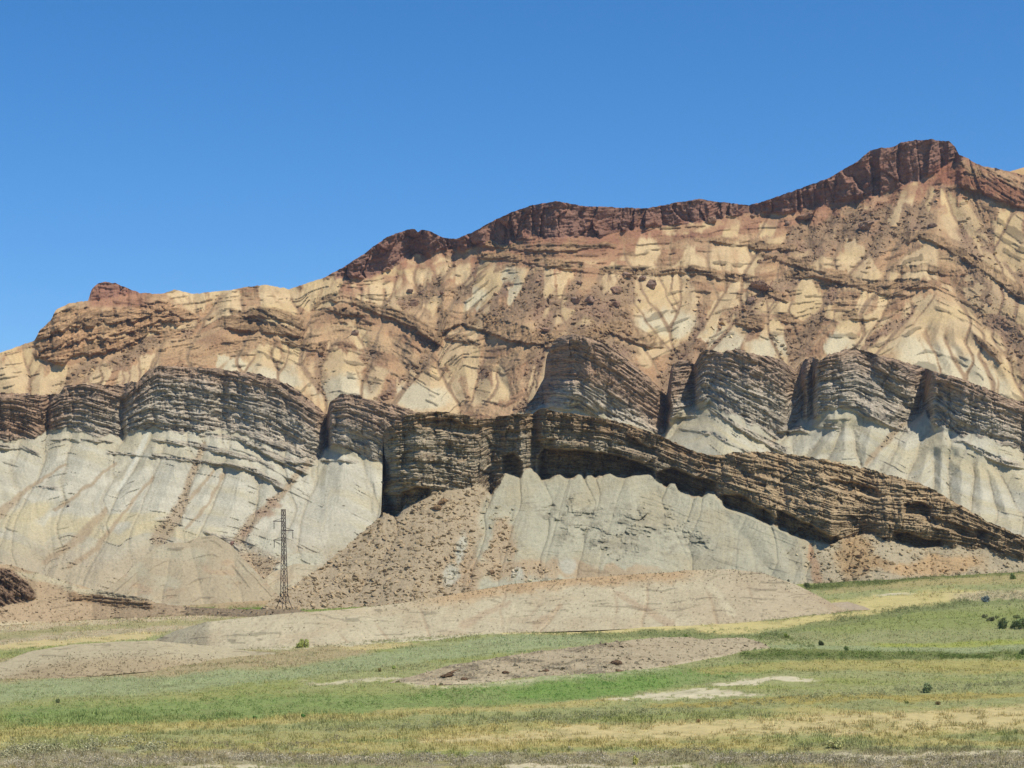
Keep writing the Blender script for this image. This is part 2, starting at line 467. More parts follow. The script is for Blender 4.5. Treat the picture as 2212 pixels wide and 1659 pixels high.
knob = m1.band([(190,600),(300,600)], [(190,648),(215,645),(240,645),(300,632),(310,625)], 0.3, 1.0, 4, 0.3, (192, 300), 2)
lw_t = [(70,730),(85,712),(110,690),(120,672),(200,668),(300,668),(345,645),(400,668),(430,690),(440,700)]
lw_b = [(70,760),(80,775),(110,782),(135,788),(165,765),(210,765),(240,760),(290,742),(330,715),(400,722),(440,715)]

tiers = [
 ([(450,685),(490,664),(530,672),(540,680)], [(450,690),(490,672),(540,692)], (448,545)),
 ([(520,672),(560,664),(620,670),(655,690)], [(520,680),(560,684),(620,696),(655,712)], (520,660)),
 ([(460,690),(500,680),(560,690),(650,712)], [(460,700),(500,712),(560,715),(650,728)], (470,655)),
 ([(675,655),(710,637),(760,640),(850,665),(900,685),(945,715)], [(675,668),(710,650),(760,655),(850,692),(900,712),(945,742)], (676,950)),
 ([(700,665),(740,660),(780,672)], [(700,672),(740,678),(780,684)], (700,790)),
 ([(610,722),(650,728),(700,752)], [(610,738),(650,752),(700,765)], (612,704)),
 ([(950,680),(960,668),(1000,668),(1050,680),(1100,695),(1200,735)], [(950,730),(965,712),(1000,702),(1050,716),(1100,735),(1200,752)], (950,1205)),
 ([(955,720),(1000,722),(1040,745)], [(955,735),(1000,738),(1040,758)], (955,1040)),
 ([(830,665),(960,730)], [(830,680),(960,752)], (850,955)),
 ([(1180,715),(1230,720),(1300,700),(1340,692),(1440,735)], [(1180,728),(1260,740),(1320,718),(1400,752),(1440,752)], (1180,1442)),
 ([(1030,545),(1100,548),(1200,560),(1300,578),(1420,580),(1500,572),(1560,585),(1640,598)], [(1030,558),(1100,562),(1200,578),(1300,592),(1420,593),(1500,590),(1560,605),(1640,612)], (1030,1660)),
 ([(1060,520),(1200,528),(1300,525)], [(1060,535),(1200,545),(1300,535)], (1040,1330)),
 ([(1500,515),(1560,512),(1640,520),(1700,528)], [(1500,522),(1560,525),(1640,540),(1700,540)], (1500,1720)),
 ([(1640,545),(1700,552),(1780,570)], [(1640,555),(1700,570),(1780,590)], (1640,1785)),
 ([(1700,585),(1760,575),(1850,600),(1920,620)], [(1700,600),(1760,598),(1850,620),(1920,640)], (1690,1960)),
 ([(1960,500),(1985,497),(2030,510),(2120,560),(2212,620)], [(1960,525),(1985,512),(2030,530),(2120,585),(2212,650)], (1958,2300)),
 ([(1930,575),(2000,570),(2060,585)], [(1930,588),(2000,585),(2060,598)], (1925,2062)),
 ([(1890,605),(1960,602),(2020,612)], [(1890,620),(1960,622),(2020,622)], (1880,2030)),
 ([(1610,620),(1650,612),(1700,640)], [(1610,650),(1650,630),(1700,655)], (1615,1705)),
 ([(1585,690),(1620,680),(1700,690)], [(1585,700),(1620,712),(1700,705)], (1585,1650)),
 ([(1675,672),(1730,690)], [(1675,690),(1730,702)], (1676,1728)),
 ([(1815,680),(1850,665),(1900,672)], [(1815,692),(1850,690),(1900,690)], (1812,1900)),
 ([(2070,350),(2120,368),(2180,385),(2260,410)], [(2070,400),(2120,415),(2180,440),(2260,470)], (2070,2400)),
 ([(2100,715),(2160,760)], [(2100,730),(2160,785)], (2100,2165)),
]
m1.integrate()
G1 = [[(435,690),(412,660),(405,637)],[(435,690),(462,660),(470,632)],[(435,690),(400,740),(330,760),(200,830),(150,860)],
 [(545,700),(520,640)],[(545,700),(520,740),(460,790),(430,800)],[(650,690),(628,650),(620,628)],[(650,690),(645,740),(600,770)],
 [(735,720),(703,753),(688,790),(698,860),(705,900)],[(670,675),(650,700),(640,730)],[(735,720),(860,690),(900,640),(915,600)],
 [(60,860),(62,800),(50,755)],[(270,745),(200,790),(110,840)],[(283,700),(290,740),(240,780)],
 [(978,560),(913,638),(866,653)],[(1038,565),(973,643),(950,690)],[(1103,610),(1015,668)],[(905,560),(890,600),(915,645)],[(855,600),(840,640)],
 [(950,690),(945,740),(923,768),(898,803),(820,865)],[(803,785),(780,840)],[(1150,560),(1120,640),(1060,700)],[(1230,590),(1180,700)],
 [(1300,600),(1250,680),(1200,720)],[(1400,560),(1360,640),(1300,700)],[(1185,700),(1165,760),(1150,830),(1120,895)],
 [(1050,740),(1040,800),(1030,850)],[(960,800),(1000,880)],[(1080,790),(1095,860)],
 [(1566,600),(1566,623),(1508,703),(1481,753),(1440,840)],[(1473,620),(1446,723)],[(1430,620),(1380,680),(1340,695)],[(1520,640),(1481,753)],
 [(1759,550),(1697,610),(1659,625),(1600,680),(1520,760)],[(1740,470),(1759,550)],[(1921,425),(1884,525),(1820,600),(1760,680),(1714,772)],
 [(1800,460),(1759,550)],[(1850,445),(1800,530)],[(2010,420),(1940,520),(1905,590),(1870,640),(1809,667)],[(1985,470),(1940,520)],[(2196,437),(2146,537),(2212,600)],
 [(2100,430),(2150,520)],[(2040,420),(2080,500),(2146,537)],[(1940,600),(1900,680),(1830,760)],[(1976,667),(1900,720),(1859,755)],
 [(2001,717),(2034,797)],[(2046,732),(2086,812)],[(2084,732),(2159,812)],[(2120,700),(2184,777),(2212,852)],[(2050,600),(2100,680),(2160,720),(2212,780)],
 [(1640,520),(1600,600)],[(1700,520),(1680,590)],[(1340,530),(1300,590)],[(1780,620),(1770,700),(1700,780)],[(1660,460),(1620,520)],
 [(1100,515),(1060,560)],[(0,850),(-60,800)],[(-100,860),(-120,780)],[(2250,850),(2300,700),(2280,500)],[(350,720),(320,790),(240,830)],
 [(880,790),(840,720)],[(800,780),(770,700)],[(600,800),(580,760)],[(520,800),(545,765)]]
m1.gullies(G1, 0.95, 42, 0.95)
def off_(c, a): return [(x, y * (1 - a) + np.interp(x, [q[0] for q in lw_b], [q[1] for q in lw_b]) * a) for x, y in c]
lw = m1.lens(lw_t, off_(lw_t, 0.36), (74, 436), 2.6, 3, 9, 1.0, 0.9)
lw = np.maximum(lw, m1.lens(off_(lw_t, 0.38), off_(lw_t, 0.68), (70, 400), 2.2, 63, 9, 1.0, 0.8))
lw = np.maximum(lw, m1.lens(off_(lw_t, 0.70), lw_b, (72, 350), 2.2, 73, 8, 1.0, 0.7))
tm = np.zeros((H, W))
for i, (t, b, xr) in enumerate(tiers):
    tm = np.maximum(tm, m1.lens(t, b, xr, 2.7, 10 + i))
m1.strata([(60, capB[:0] + [(-300,760),(0,730),(200,648),(350,655),(450,640),(560,632),(640,635),(700,612)] + capB[2:] + [(2120,420),(2212,470),(2500,560)]),
 (38, [(-300,850),(0,790),(150,772),(300,725),(430,705),(480,672),(560,670),(650,712),(665,665),(740,640),(850,680),(950,735),(962,690),(1010,690),(1090,615),(1200,590),(1300,595),(1450,595),(1500,585),(1600,612),(1700,600),(1780,600),(1900,615),(2000,585),(2060,610),(2212,690),(2500,800)]),
 (12, [(-300,950),(0,900),(150,860),(300,820),(430,780),(480,770),(560,760),(650,800),(665,780),(740,770),(850,800),(950,860),(1000,800),(1090,830),(1180,760),(1240,760),(1400,800),(1600,700),(1700,720),(1780,700),(1900,700),(2000,650),(2100,700),(2212,800),(2500,900)]),
 (-30, [(-300,1120),(2500,1050)])])
m1.erode(120000, 170, 0.7, 0.55)
# colour
cream = A(220,192,150); yellow = A(214,184,134); pale = A(214,202,172); tan = A(188,158,120); brown = A(156,130,104); purple = A(156,118,102); red = A(160,112,90)
fans = [[(60,760,15),(45,800,45),(40,850,60)],[(130,790,10),(110,850,30)],[(230,800,14),(190,840,16)],[(330,775,12),(270,830,20)],[(480,772,10),(495,800,30)],[(520,775,8),(530,800,18)],[(560,748,6),(575,780,35),(610,830,55)],
 [(380,632,14),(420,650,26)],[(470,640,20),(500,655,30)],[(575,622,20),(600,645,50)],[(680,612,20),(665,650,20)],[(735,605,14),(700,640,30)],[(850,570,8),(840,600,34),(800,628,40)],[(900,555,12),(905,590,26)],
 [(945,550,12),(960,585,22)],[(1000,548,16),(1000,600,16)],[(1060,560,18),(1030,620,14)],[(1045,612,7),(1018,662,14)],[(1092,590,10),(1065,635,14),(1035,662,16)],[(715,745,5),(735,800,40),(740,850,60)],[(605,730,4),(640,765,22)],
 [(860,826,6),(890,860,34),(930,890,60)],[(892,806,5),(930,830,30),(970,850,30)],[(1000,790,14),(1040,850,26)],[(1080,800,10),(1080,850,20)],[(760,700,6),(780,730,20)],
 [(1128,588,9),(1112,625,12),(1100,655,8)],[(1186,588,12),(1186,625,13)],[(1222,588,18),(1210,640,9)],[(1332,588,16),(1308,620,14)],[(1402,592,18),(1385,622,16)],[(1478,596,18),(1460,630,42),(1440,675,72),(1452,716,12)],
 [(1622,600,14),(1560,655,13),(1520,725,12)],[(1600,700,20),(1560,748,36)],[(1682,692,5),(1672,720,22),(1660,760,44)],[(1400,540,26),(1395,560,24)],[(1490,545,18),(1490,565,22)],[(1616,545,20),(1620,570,22)],[(1672,468,10),(1652,500,14)],[(1582,478,12),(1575,498,16)],
 [(1440,500,10),(1520,490,9),(1550,482,6)],[(1870,440,8),(1915,425,7)],[(1978,402,12),(1955,435,11),(1930,478,13)],[(2008,418,12),(2000,450,5)],[(2042,425,11),(2062,455,13),(2092,495,10),(2122,532,3)],
 [(1835,532,18),(1842,555,34)],[(1988,535,6),(1982,580,32)],[(2195,440,20),(2180,500,30),(2180,545,46)],[(1730,590,8),(1750,650,34)],[(1872,640,14),(1800,755,20)],[(1915,640,12),(1848,752,12)],
 [(2006,642,8),(1996,690,50),(2030,750,100),(2110,810,90),(2170,850,50)],[(1640,735,10),(1640,770,20)],[(1160,800,8),(1150,860,10)]]
_dx, _dy = DX, DY
DX = DX + 13 * fbm(_dx / 15, _dy / 60, 401, 4); DY = DY + 16 * fbm(_dx / 9, _dy / 45, 402, 4)
fan = m1.streams(fans, 10, 3, 0.14)
DX, DY = _dx, _dy
auto = sst(3.0, 6.5, m1.gd - 2.5 * fbm(DX / 20, DY / 40, 403, 3)) * sst(0.50, 0.60, vn(m1.st / 8.0 + 0.8 * fbm(DX / 60, DY / 30, 404, 2), DX / 110, 405)) * sst(40, 70, DY - curve(capB, DX)) * sst(640, 560, np.abs(DX - 1650) * 0)
fan = np.maximum(fan, 0.85 * auto)
fan = fan * (1 - 0.75 * sst(0.35, 1.0, m1.flow))
base = A(190,150,114)
m1.col[:] = base
m1.paint(0.55 * sst(-0.3, 0.4, fbm(DX / 90, DY / 50, 7, 4)), A(196,164,124))
m1.paint(0.5 * sst(0.0, 0.5, fbm(DX / 40, DY / 30, 17, 4)), A(166,128,98))
m1.paint(0.5 * sst(60, 10, (DY - curve(capB, DX)) / 2.2) * sst(700, 780, DX), A(166,118,94))
m1.paint(0.5 * sst(0.50, 0.58, vn(m1.st / 2.6, DX / 240, 411)) * sst(0.3, 0.5, vn(DX / 50, DY / 40, 412)), A(160,124,96))
m1.paint(0.4 * sst(0.60, 0.68, vn(m1.st / 2.2 + 9, DX / 260, 413)), A(206,176,136))
m1.paint(0.93 * fan, cream)
m1.paint(0.28 * fan * sst(0.52, 0.6, vn(m1.st / 2.0 + 4, DX / 200, 414)), A(188,158,120))
m1.paint(0.5 * fan * sst(-0.2, 0.4, fbm(DX / 120, DY / 40, 18, 3)), yellow)
m1.paint(0.75 * fan * m1.blobs([(500,790,60,30),(600,820,70,30),(740,840,70,30),(900,860,90,30),(1450,700,80,30),(1665,750,60,30),(1560,740,60,30),(2060,800,160,50,25),(1020,650,30,30),(1110,620,20,60),(1800,750,60,30)], 20), pale)
m1.cliff = np.maximum(m1.cliff, 0.5 * (1 - fan) * sst(-0.25, 0.3, fbm(DX / 70, DY / 30, 19, 4)))
# debris fans of the cap
deb = np.maximum(m1.blobs([(1240,680,150,50,10),(1150,640,60,60),(1350,640,60,40,-30),(1060,690,60,30),(1850,480,110,45,-30),(1760,520,60,40),(1960,490,60,50),(2110,520,60,70,50),(900,650,70,30),(1600,700,60,30,-40),(1690,760,40,50),(2140,620,80,40,38),(1300,760,100,40,20),(980,560,10,10)], 34),
   m1.streams([[(1850,440,14),(1820,500,22),(1750,560,20),(1697,610,14),(1600,680,18),(1520,770,16)],[(1921,425,12),(1900,520,22),(1870,560,18)],[(2040,410,8),(2000,440,12),(1960,500,22)],[(2080,440,10),(2110,500,25),(2150,560,25)],
     [(1480,600,8),(1508,703,18),(1481,753,25),(1440,830,25)],[(703,745,10),(688,790,12),(698,860,14)],[(950,700,8),(923,768,16),(898,803,14),(820,865,8)],[(800,770,14),(800,840,10)],
     [(1185,690,20),(1165,760,22),(1150,830,14),(1120,895,12)],[(978,560,8),(913,638,16)],[(1038,565,8),(990,640,16)],[(1103,600,8),(1050,680,18)],[(1170,590,8),(1150,680,12)],[(1250,600,8),(1220,660,14)],[(1310,590,8),(1280,660,20)],[(1380,580,8),(1330,650,16)],
     [(62,800,6),(62,860,8)],[(200,780,14),(100,850,10)],[(330,740,16),(150,850,10)],[(435,690,8),(400,720,12)],[(300,800,8),(260,830,8)],[(1040,790,8),(1040,850,8)],
     [(1809,600,10),(1770,680,18),(1714,772,16)],[(1976,667,8),(1900,720,10),(1859,755,10)],[(2110,640,20),(2180,720,26),(2230,800,26)],[(2146,537,18),(2230,600,20)],[(1759,440,10),(1700,540,12),(1640,560,10)]], 8, 14))
tr = sst(0.35, 1.1, m1.flow)
m1.paint(0.6 * tr, tan)
m1.paint(0.8 * sst(0.8, 1.5, m1.flow), brown)
deb = deb * (1 - 0.75 * fan)
m1.paint(0.8 * deb, brown)
m1.paint(0.3 * deb * sst(-0.1, 0.5, fbm(DX / 45, DY / 45, 23, 4)), purple)
below = sst(-40, 0, -(DY - curve(capB, DX) - 45)) * sst(700, 800, DX) * sst(-2212, -2000, -DX)
m1.paint(0.6 * sst(0, 18, 42 - (DY - curve(capB, DX))) * sst(0.0, 0.5, fbm(DX / 30, DY / 14, 33, 3) + 0.35) * sst(700, 760, DX), red)
m1.paint(0.85 * lw, A(190,150,112)); m1.paint(0.8 * tm, A(170,138,104))
m1.paint(0.95 * cap, purple); m1.paint(0.5 * cap * sst(0.0, 0.5, fbm(DX / 16, DY / 22, 35, 3)), red); m1.paint(0.95 * knob, A(140,118,112))
m1.paint(0.75 * sst(180, 200, DX) * sst(-345, -300, -DX) * sst(-672, -655, -DY), A(170,120,96))
m1.paint(0.75 * m1.blobs([(2060,380,60,22,15),(2130,400,70,22,18),(2200,430,70,24,20)], 14), A(158,104,80))
m1.block = gblur(cap * 0.95 + knob * 0.6, 0.6)
m1.ledge_lo = 0.64; m1.bedamp = np.full((H, W), 1.0) * (1 - 0.6 * deb); m1.rub = np.clip(0.1 + 0.9 * deb + 0.3 * tr + 0.6 * (1 - fan), 0, 1)
m1.build(flap=((6, -2), (25, -10), (90, -50), (300, -220)), tjag=0.9)

# distant slope beyond the right shoulder
TF = [(2120,420),(2150,385),(2180,371),(2195,366),(2212,362),(2300,350),(2450,360)]
mf = Sheet("distant_hill", TF, [(2000,600),(2500,600)], np.full(W, 1500.0), 1.6, 140)
mf.lo, mf.hi = 985, UU[-1]
mf.integrate(); mf.off += 8 * fbm(gx / 20, gy / 20, 4, 4); mf.st = gy * 0.5; mf.flow = np.zeros((H, W))
mf.col[:] = A(205,165,115); mf.build(res=2.0)

# ================================================================== SHEET 2: grey cliffs over pale badlands
T2 = [(-300,850),(0,848),(60,850),(100,855),(128,850),(138,836),(180,828),(240,832),(296,824),(312,808),(322,797),(350,789),(400,792),(480,797),(560,808),(620,828),(680,872),(706,895),(712,870),(738,849),(760,852),(800,862),(870,880),(930,898),(1000,915),(1080,912),(1120,890),(1150,862),(1176,815),(1180,770),(1198,735),(1215,724),(1250,722),(1300,737),(1350,772),(1400,812),(1440,855),(1449,800),(1453,786),(1475,776),(1500,785),(1512,762),(1528,754),(1545,758),(1560,760),(1590,753),(1620,762),(1690,776),(1716,800),(1730,785),(1750,770),(1775,778),(1790,765),(1820,757),(1845,751),(1870,757),(1900,768),(1940,776),(1980,790),(2010,800),(2060,812),(2130,838),(2170,858),(2212,868),(2500,930)]
B2 = [(-300,1330),(0,1320),(600,1330),(900,1290),(1500,1290),(2212,1250),(2500,1230)]
foot2 = ground_depth(UU, curve(B2, UU / S) * S)
foot2 = np.clip(gblur(foot2[None], 10)[0], 0, 1e9)
Df2 = curve([(-300,735),(0,735),(600,735),(900,750),(1500,750),(2212,735),(2500,735)], UU / S)
m2 = Sheet("badland_hillside", T2, B2, Df2, 1.35, 202)
S0 = [(-300,880),(0,905),(40,915),(95,945),(106,925),(150,912),(200,925),(260,945),(275,930),(320,915),(360,920),(420,935),(500,950),(600,985),(700,1030),(712,950),(750,958),(800,985),(850,1010),(1000,1000),(1110,880),(1180,862),(1250,865),(1262,872),(1300,905),(1360,940),(1435,975),(1443,900),(1500,892),(1530,878),(1545,890),(1600,930),(1700,985),(1708,930),(1745,925),(1770,900),(1850,900),(1900,925),(1960,955),(1990,945),(2020,912),(2060,960),(2120,985),(2212,1010),(2500,1100)]
cb = [(-300,940),(0,950),(60,948),(105,932),(135,926),(150,921),(165,930),(190,937),(240,940),(265,950),(280,935),(300,930),(330,924),(380,935),(430,930),(480,930),(520,938),(560,958),(600,972),(650,985),(692,990),(703,966),(720,962),(745,970),(760,976),(775,985),(800,990),(840,1005),(1000,1000),(1100,895),(1150,880),(1180,872),(1210,880),(1250,868),(1270,885),(1290,895),(1340,905),(1380,920),(1420,945),(1436,940),(1446,915),(1470,890),(1500,875),(1518,870),(1534,862),(1550,880),(1600,905),(1650,930),(1690,950),(1705,930),(1735,900),(1764,900),(1785,880),(1830,880),(1870,895),(1900,908),(1950,920),(1975,905),(2000,885),(2018,920),(2045,925),(2080,945),(2100,935),(2150,955),(2212,975),(2500,1040)]
ct = [(x, y + 2) for x, y in T2]
cliff2 = m2.band([(x, y - 12) for x, y in T2], cb, 0.2, 0.9, 9, 1.0, None, 1)
shelf = m2.band([(x, y - 20) for x, y in T2], [(x, y + 11) for x, y in T2], 1.1, 1.5, 6, 0.7, None, 2)
sm = [
 ([(330,948),(420,955),(560,990),(640,1030)], [(330,954),(420,965),(560,1000),(640,1042)], (330,645)),
 ([(100,948),(220,950)], [(100,951),(220,956)], (110,245)),
 ([(220,975),(340,982),(450,995),(550,1008)], [(220,979),(340,990),(450,1002),(550,1014)], (230,560)),
 ([(430,935),(520,942),(560,960),(620,990),(660,1010)], [(430,942),(520,952),(560,975),(620,1005),(660,1025)], (430,665)),
 ([(480,1000),(550,1010),(610,1045)], [(480,1005),(550,1022),(610,1058)], (500,612)),
 ([(0,960),(50,962),(80,975)], [(0,970),(50,972),(80,982)], (-20,85)),
 ([(60,1050),(125,1052)], [(60,1052),(125,1058)], (70,128)),
 ([(690,990),(770,996)], [(690,995),(770,1000)], (690,775)),
 ([(620,985),(680,992)], [(620,1000),(680,1004)], (620,680)),
 ([(1120,850),(1180,840),(1240,848),(1290,880)], [(1120,856),(1180,848),(1240,860),(1290,888)], (1140,1290)),
 ([(1110,885),(1180,868),(1250,872),(1330,905),(1430,950)], [(1110,893),(1180,882),(1250,885),(1330,915),(1430,962)], (1120,1436)),
 ([(1530,882),(1600,920),(1700,965)], [(1530,886),(1600,932),(1700,985)], (1528,1705)),
 ([(1470,925),(1540,935),(1600,965),(1650,985)], [(1470,928),(1540,940),(1600,972),(1650,995)], (1470,1655)),
 ([(1445,890),(1500,885)], [(1445,905),(1500,900)], (1445,1505)),
 ([(1690,920),(1730,915),(1750,935)], [(1690,935),(1730,932),(1750,940)], (1682,1752)),
 ([(1780,880),(1830,872),(1900,905),(1960,925)], [(1780,886),(1830,882),(1900,915),(1960,935)], (1780,1965)),
 ([(1750,915),(1800,912)], [(1750,922),(1800,925)], (1755,1812)),
 ([(2080,950),(2150,985),(2212,1000)], [(2080,955),(2150,1000),(2212,1015)], (2060,2260)),
 ([(420,1140),(480,1155),(520,1180)], [(420,1143),(480,1166),(520,1190)], (440,515)),
]
led2 = np.zeros((H, W))
for i, (t, b, xr) in enumerate(sm):
    pass
m2.integrate()
G2 = [[(325,940),(250,1065),(225,1115),(190,1143),(160,1173),(90,1215)],[(350,960),(332,1023),(265,1110),(212,1180),(150,1230)],
 [(435,953),(400,1048),(375,1128),(335,1163),(270,1240)],[(470,1008),(410,1078),(365,1140)],[(485,1020),(447,1093),(400,1140)],
 [(150,960),(140,1003),(67,1050),(0,1110),(-60,1160)],[(250,1000),(160,1075),(110,1110)],[(280,985),(200,1075)],[(105,930),(90,1000),(67,1050)],[(40,930),(20,1000)],
 [(700,870),(701,975),(640,1030),(590,1085),(545,1125),(520,1165),(560,1230),(600,1290)],[(560,1000),(545,1125)],[(620,1000),(600,1080)],[(270,840),(262,880),(262,950),(225,1010)],[(104,850),(104,930)],
 [(825,1000),(815,1090),(805,1150),(740,1190),(650,1240)],[(775,985),(790,1060),(805,1110)],[(760,985),(800,1040),(800,1110)],[(705,1000),(650,1080),(600,1150)],[(690,1020),(630,1090),(560,1160)],
 [(480,800),(475,870),(470,930)],[(600,850),(610,940),(620,1000)],[(400,800),(400,860),(395,935)],[(1120,900),(1150,862),(1172,800)],
 [(1447,786),(1445,858),(1433,906),(1426,945),(1440,985)],[(1436,860),(1433,906)],[(1500,790),(1497,840),(1490,895),(1440,960)],
 [(1734,767),(1714,817),(1699,905),(1666,967),(1664,1000)],[(1994,842),(1971,892),(1909,962),(1869,1002)],[(2010,810),(1994,842)],[(1758,800),(1758,850),(1756,905)],
 [(1844,927),(1846,967),(1854,1002)],[(1814,927),(1786,990)],[(1780,930),(1740,985)],[(2009,930),(1984,975),(1959,1017)],[(2014,992),(2014,1060)],[(2049,992),(2049,1080)],[(2060,985),(2049,992)],
 [(2099,1000),(2096,1078)],[(2129,1012),(2154,1100)],[(2146,1005),(2209,1100)],[(1930,960),(1900,1010)],[(2060,940),(2050,860)],[(2020,860),(2018,920)],
 [(1880,770),(1900,830),(1960,880)],[(2212,880),(2200,990),(2260,1050)],[(1280,895),(1300,905)],[(1100,1000),(1000,1100)]]
m2.gullies(G2, 1.15, 46, 0.95, 0.6 + 0.4 * sst(700, 1150, DX) + 0.0 * DY)
plan2 = curve([(-300,0),(0,6),(96,12),(104,14),(110,2),(135,-5),(180,-2),(258,12),(266,15),(274,2),(300,-7),(340,-10),(420,-8),(560,-2),(690,16),(704,24),(709,14),(716,-9),(740,-13),(830,2),(1000,20),(1120,26),(1174,24),(1184,4),(1240,-18),(1265,-16),(1350,4),(1438,30),(1444,24),(1450,4),(1490,6),(1498,9),(1506,-9),(1530,-15),(1600,-4),(1700,20),(1733,22),(1742,8),(1757,11),(1764,-11),(1790,-15),(1900,-2),(1990,17),(2002,11),(2016,-9),(2060,-9),(2212,14),(2500,10)], UU / S + 0)
plan2 = plan2 * np.interp(UU / S, [0, 250, 640, 760, 1100], [0.5, 0.4, 0.6, 0.6, 0.78])
wx_ = np.clip(gx + 2.2 * fbm(gx / 14, gy / 12, 501, 3) - PX0, 0, W - 1)
sharp = np.interp(wx_, np.arange(W), plan2); wide = np.interp(wx_, np.arange(W), gblur(plan2[None].repeat(3, 0), 15)[1])
cw_ = sst(14, -6, DY - curve(cb, DX) + 6 * fbm(DX / 16, DY / 16, 502, 3))
m2.off += sharp * cw_ + wide * (1 - cw_) * sst(170, 0, DY - curve(cb, DX))
for i, (t, b, xr) in enumerate(sm):
    led2 = np.maximum(led2, m2.lens(t, b, xr, 4.5, 30 + i, 3, 0.85))
m2.strata([(60, [(-300,845),(0,846),(100,855),(130,834),(180,828),(270,850),(300,822),(340,790),(400,795),(500,805),(600,835),(700,892),(715,858),(750,852),(800,865),(870,890),(930,915),(1120,775),(1180,738),(1240,724),(1300,742),(1380,802),(1440,852),(1447,790),(1500,785),(1520,757),(1560,759),(1650,787),(1720,832),(1735,790),(1780,768),(1850,754),(1930,787),(1980,812),(2010,802),(2060,812),(2130,837),(2212,872),(2500,960)]),
 (22, S0), (-25, [(x, y + 130) for x, y in S0]), (-90, [(x, y + 330) for x, y in S0])])
m2.erode(120000, 190, 0.75, 0.6)
m2.ledge_lo = 0.84
white = A(202,194,174); wtan = A(190,178,150); cgrey = A(200,185,166); ybed = A(202,186,148); cbrown = A(186,150,122)
m2.col[:] = white
m2.paint(0.75 * sst(-0.25, 0.45, fbm(DX / 150, m2.st / 9, 63, 4)), wtan)
m2.paint(0.35 * sst(0.45, 0.6, vn(m2.st / 4.5, DX / 260, 163)), A(178,170,150))
m2.paint(0.7 * sst(1080, 1120, DY) * sst(-520, -440, -DX) * sst(0.35, 0.6, vn(m2.st / 7 + 3, DX / 300, 64)), ybed)
m2.paint(0.5 * sst(-0.1, 0.4, fbm(DX / 200, m2.st / 5, 65, 3)) * sst(700, 900, DX), ybed)
m2.paint(0.8 * m2.blobs([(260,1120,110,14,-5),(60,1110,60,18,-20),(330,1135,60,12,5)], 10), ybed)
low = sst(1140, 1220, DY + 0.15 * (DX - 400) * 0 + 20 * fbm(DX / 60, DY / 60, 66, 3)) * sst(-900, -700, -DX)
m2.paint(0.85 * low, A(184,168,142))
tr2 = sst(0.45, 1.2, m2.flow) * (1 - cliff2)
m2.paint(0.4 * tr2, A(180,166,140))
m2.paint(0.8 * m2.streams([[(440,960,5),(410,1040,8),(385,1110,14),(345,1160,20)],[(330,1030,3),(265,1110,4),(212,1180,6),(150,1225,5)],[(230,1100,6),(190,1143,10),(160,1173,9),(95,1215,5)],
   [(640,1030,6),(590,1085,9),(545,1125,11),(515,1165,12)],[(67,1050,4),(0,1110,10)],[(1971,892,6),(1909,962,7),(1869,1002,4)],[(140,1003,3),(67,1050,4)],[(470,1008,3),(410,1078,4),(365,1140,4)],[(485,1020,3),(447,1093,3),(400,1140,4)],
   [(1130,870,10),(1110,900,8)],[(250,1000,3),(160,1075,4),(120,1100,4)],[(1735,790,6),(1705,880,6),(1668,960,5)],[(665,1000,8),(640,1030,6)]], 5, 5), A(172,150,122))
m2.paint(0.45 * m2.streams([[(318,935,5),(290,1000,6),(255,1060,4)]], 5, 3), A(222,220,208))
m2.paint(0.8 * m2.blobs([(545,1225,80,30,-5),(590,1280,60,25),(480,1250,30,12),(450,1300,90,14)], 16), A(184,160,130))
m2.paint(0.85 * m2.blobs([(410,1245,60,20),(470,1230,30,14),(650,1215,60,20,-15),(590,1180,50,14,15)], 12), A(196,190,168))
m2.paint(0.9 * m2.blobs([(590,1085,22,12),(570,1110,24,12),(530,1150,14,14)], 12), A(172,146,122))
m2.paint(0.95 * cliff2, cgrey); m2.paint(0.7 * led2, cgrey)
topd = np.clip((DY - curve(T2, DX)) / 60.0, 0, 2)
bw = curve([(-300,1),(0,1),(110,0.9),(150,0.5),(300,0.3),(350,0.1),(600,0.25),(1100,1),(1250,1),(1440,0.8),(1520,0.3),(1700,0.55),(1760,0.3),(2212,0.3)], DX)
m2.paint(cliff2 * np.clip(sst(0.9, 0.15, topd - 1.2 * bw) * (0.25 + 0.75 * bw), 0, 1) * 0.9, cbrown)
m2.paint(cliff2 * sst(0.7, 0.15, topd + 0.25 * fbm(DX / 40, DY / 20, 503, 3)) * 0.85, A(180,150,124))
m2.bedamp = 0.75 + 0.25 * fbm(DX / 80, DY / 80, 70, 2); m2.rub = np.clip(0.12 + 0.6 * tr2 + 0.35 * low, 0, 1)
m2.joint = 0.9; m2.crumb = 0.75; m2.build(res=0.62, tjag=1.7, bed_m=2.0, bedcol=0.5, bedfreq=1.15)

# ================================================================== SHEET 3: the dark spur in front
T3 = [(560,1318),(590,1295),(640,1262),(690,1227),(740,1187),(790,1143),(820,1118),(824,1105),(826,1030),(823,965),(828,935),(836,925),(850,915),(870,910),(882,893),(920,890),(960,890),(1000,895),(1030,905),(1060,903),(1075,900),(1110,893),(1150,893),(1162,884),(1175,882),(1220,892),(1300,903),(1356,916),(1431,943),(1506,978),(1560,984),(1581,978),(1656,976),(1720,982),(1784,993),(1884,1015),(1984,1043),(2021,1060),(2059,1082),(2134,1127),(2212,1160),(2320,1210),(2500,1270)]
B3 = [(560,1330),(700,1330),(900,1320),(1300,1320),(1500,1320),(1800,1275),(1950,1258),(2212,1245),(2500,1290)]
Df3 = curve([(500,560),(900,555),(1300,560),(1800,560),(2212,575),(2500,600)], UU / S)
m3 = Sheet("rocky_spur", T3, B3, Df3, 1.5, 303)
m3.lo = 560 * S; m3.hi = UU[-1]
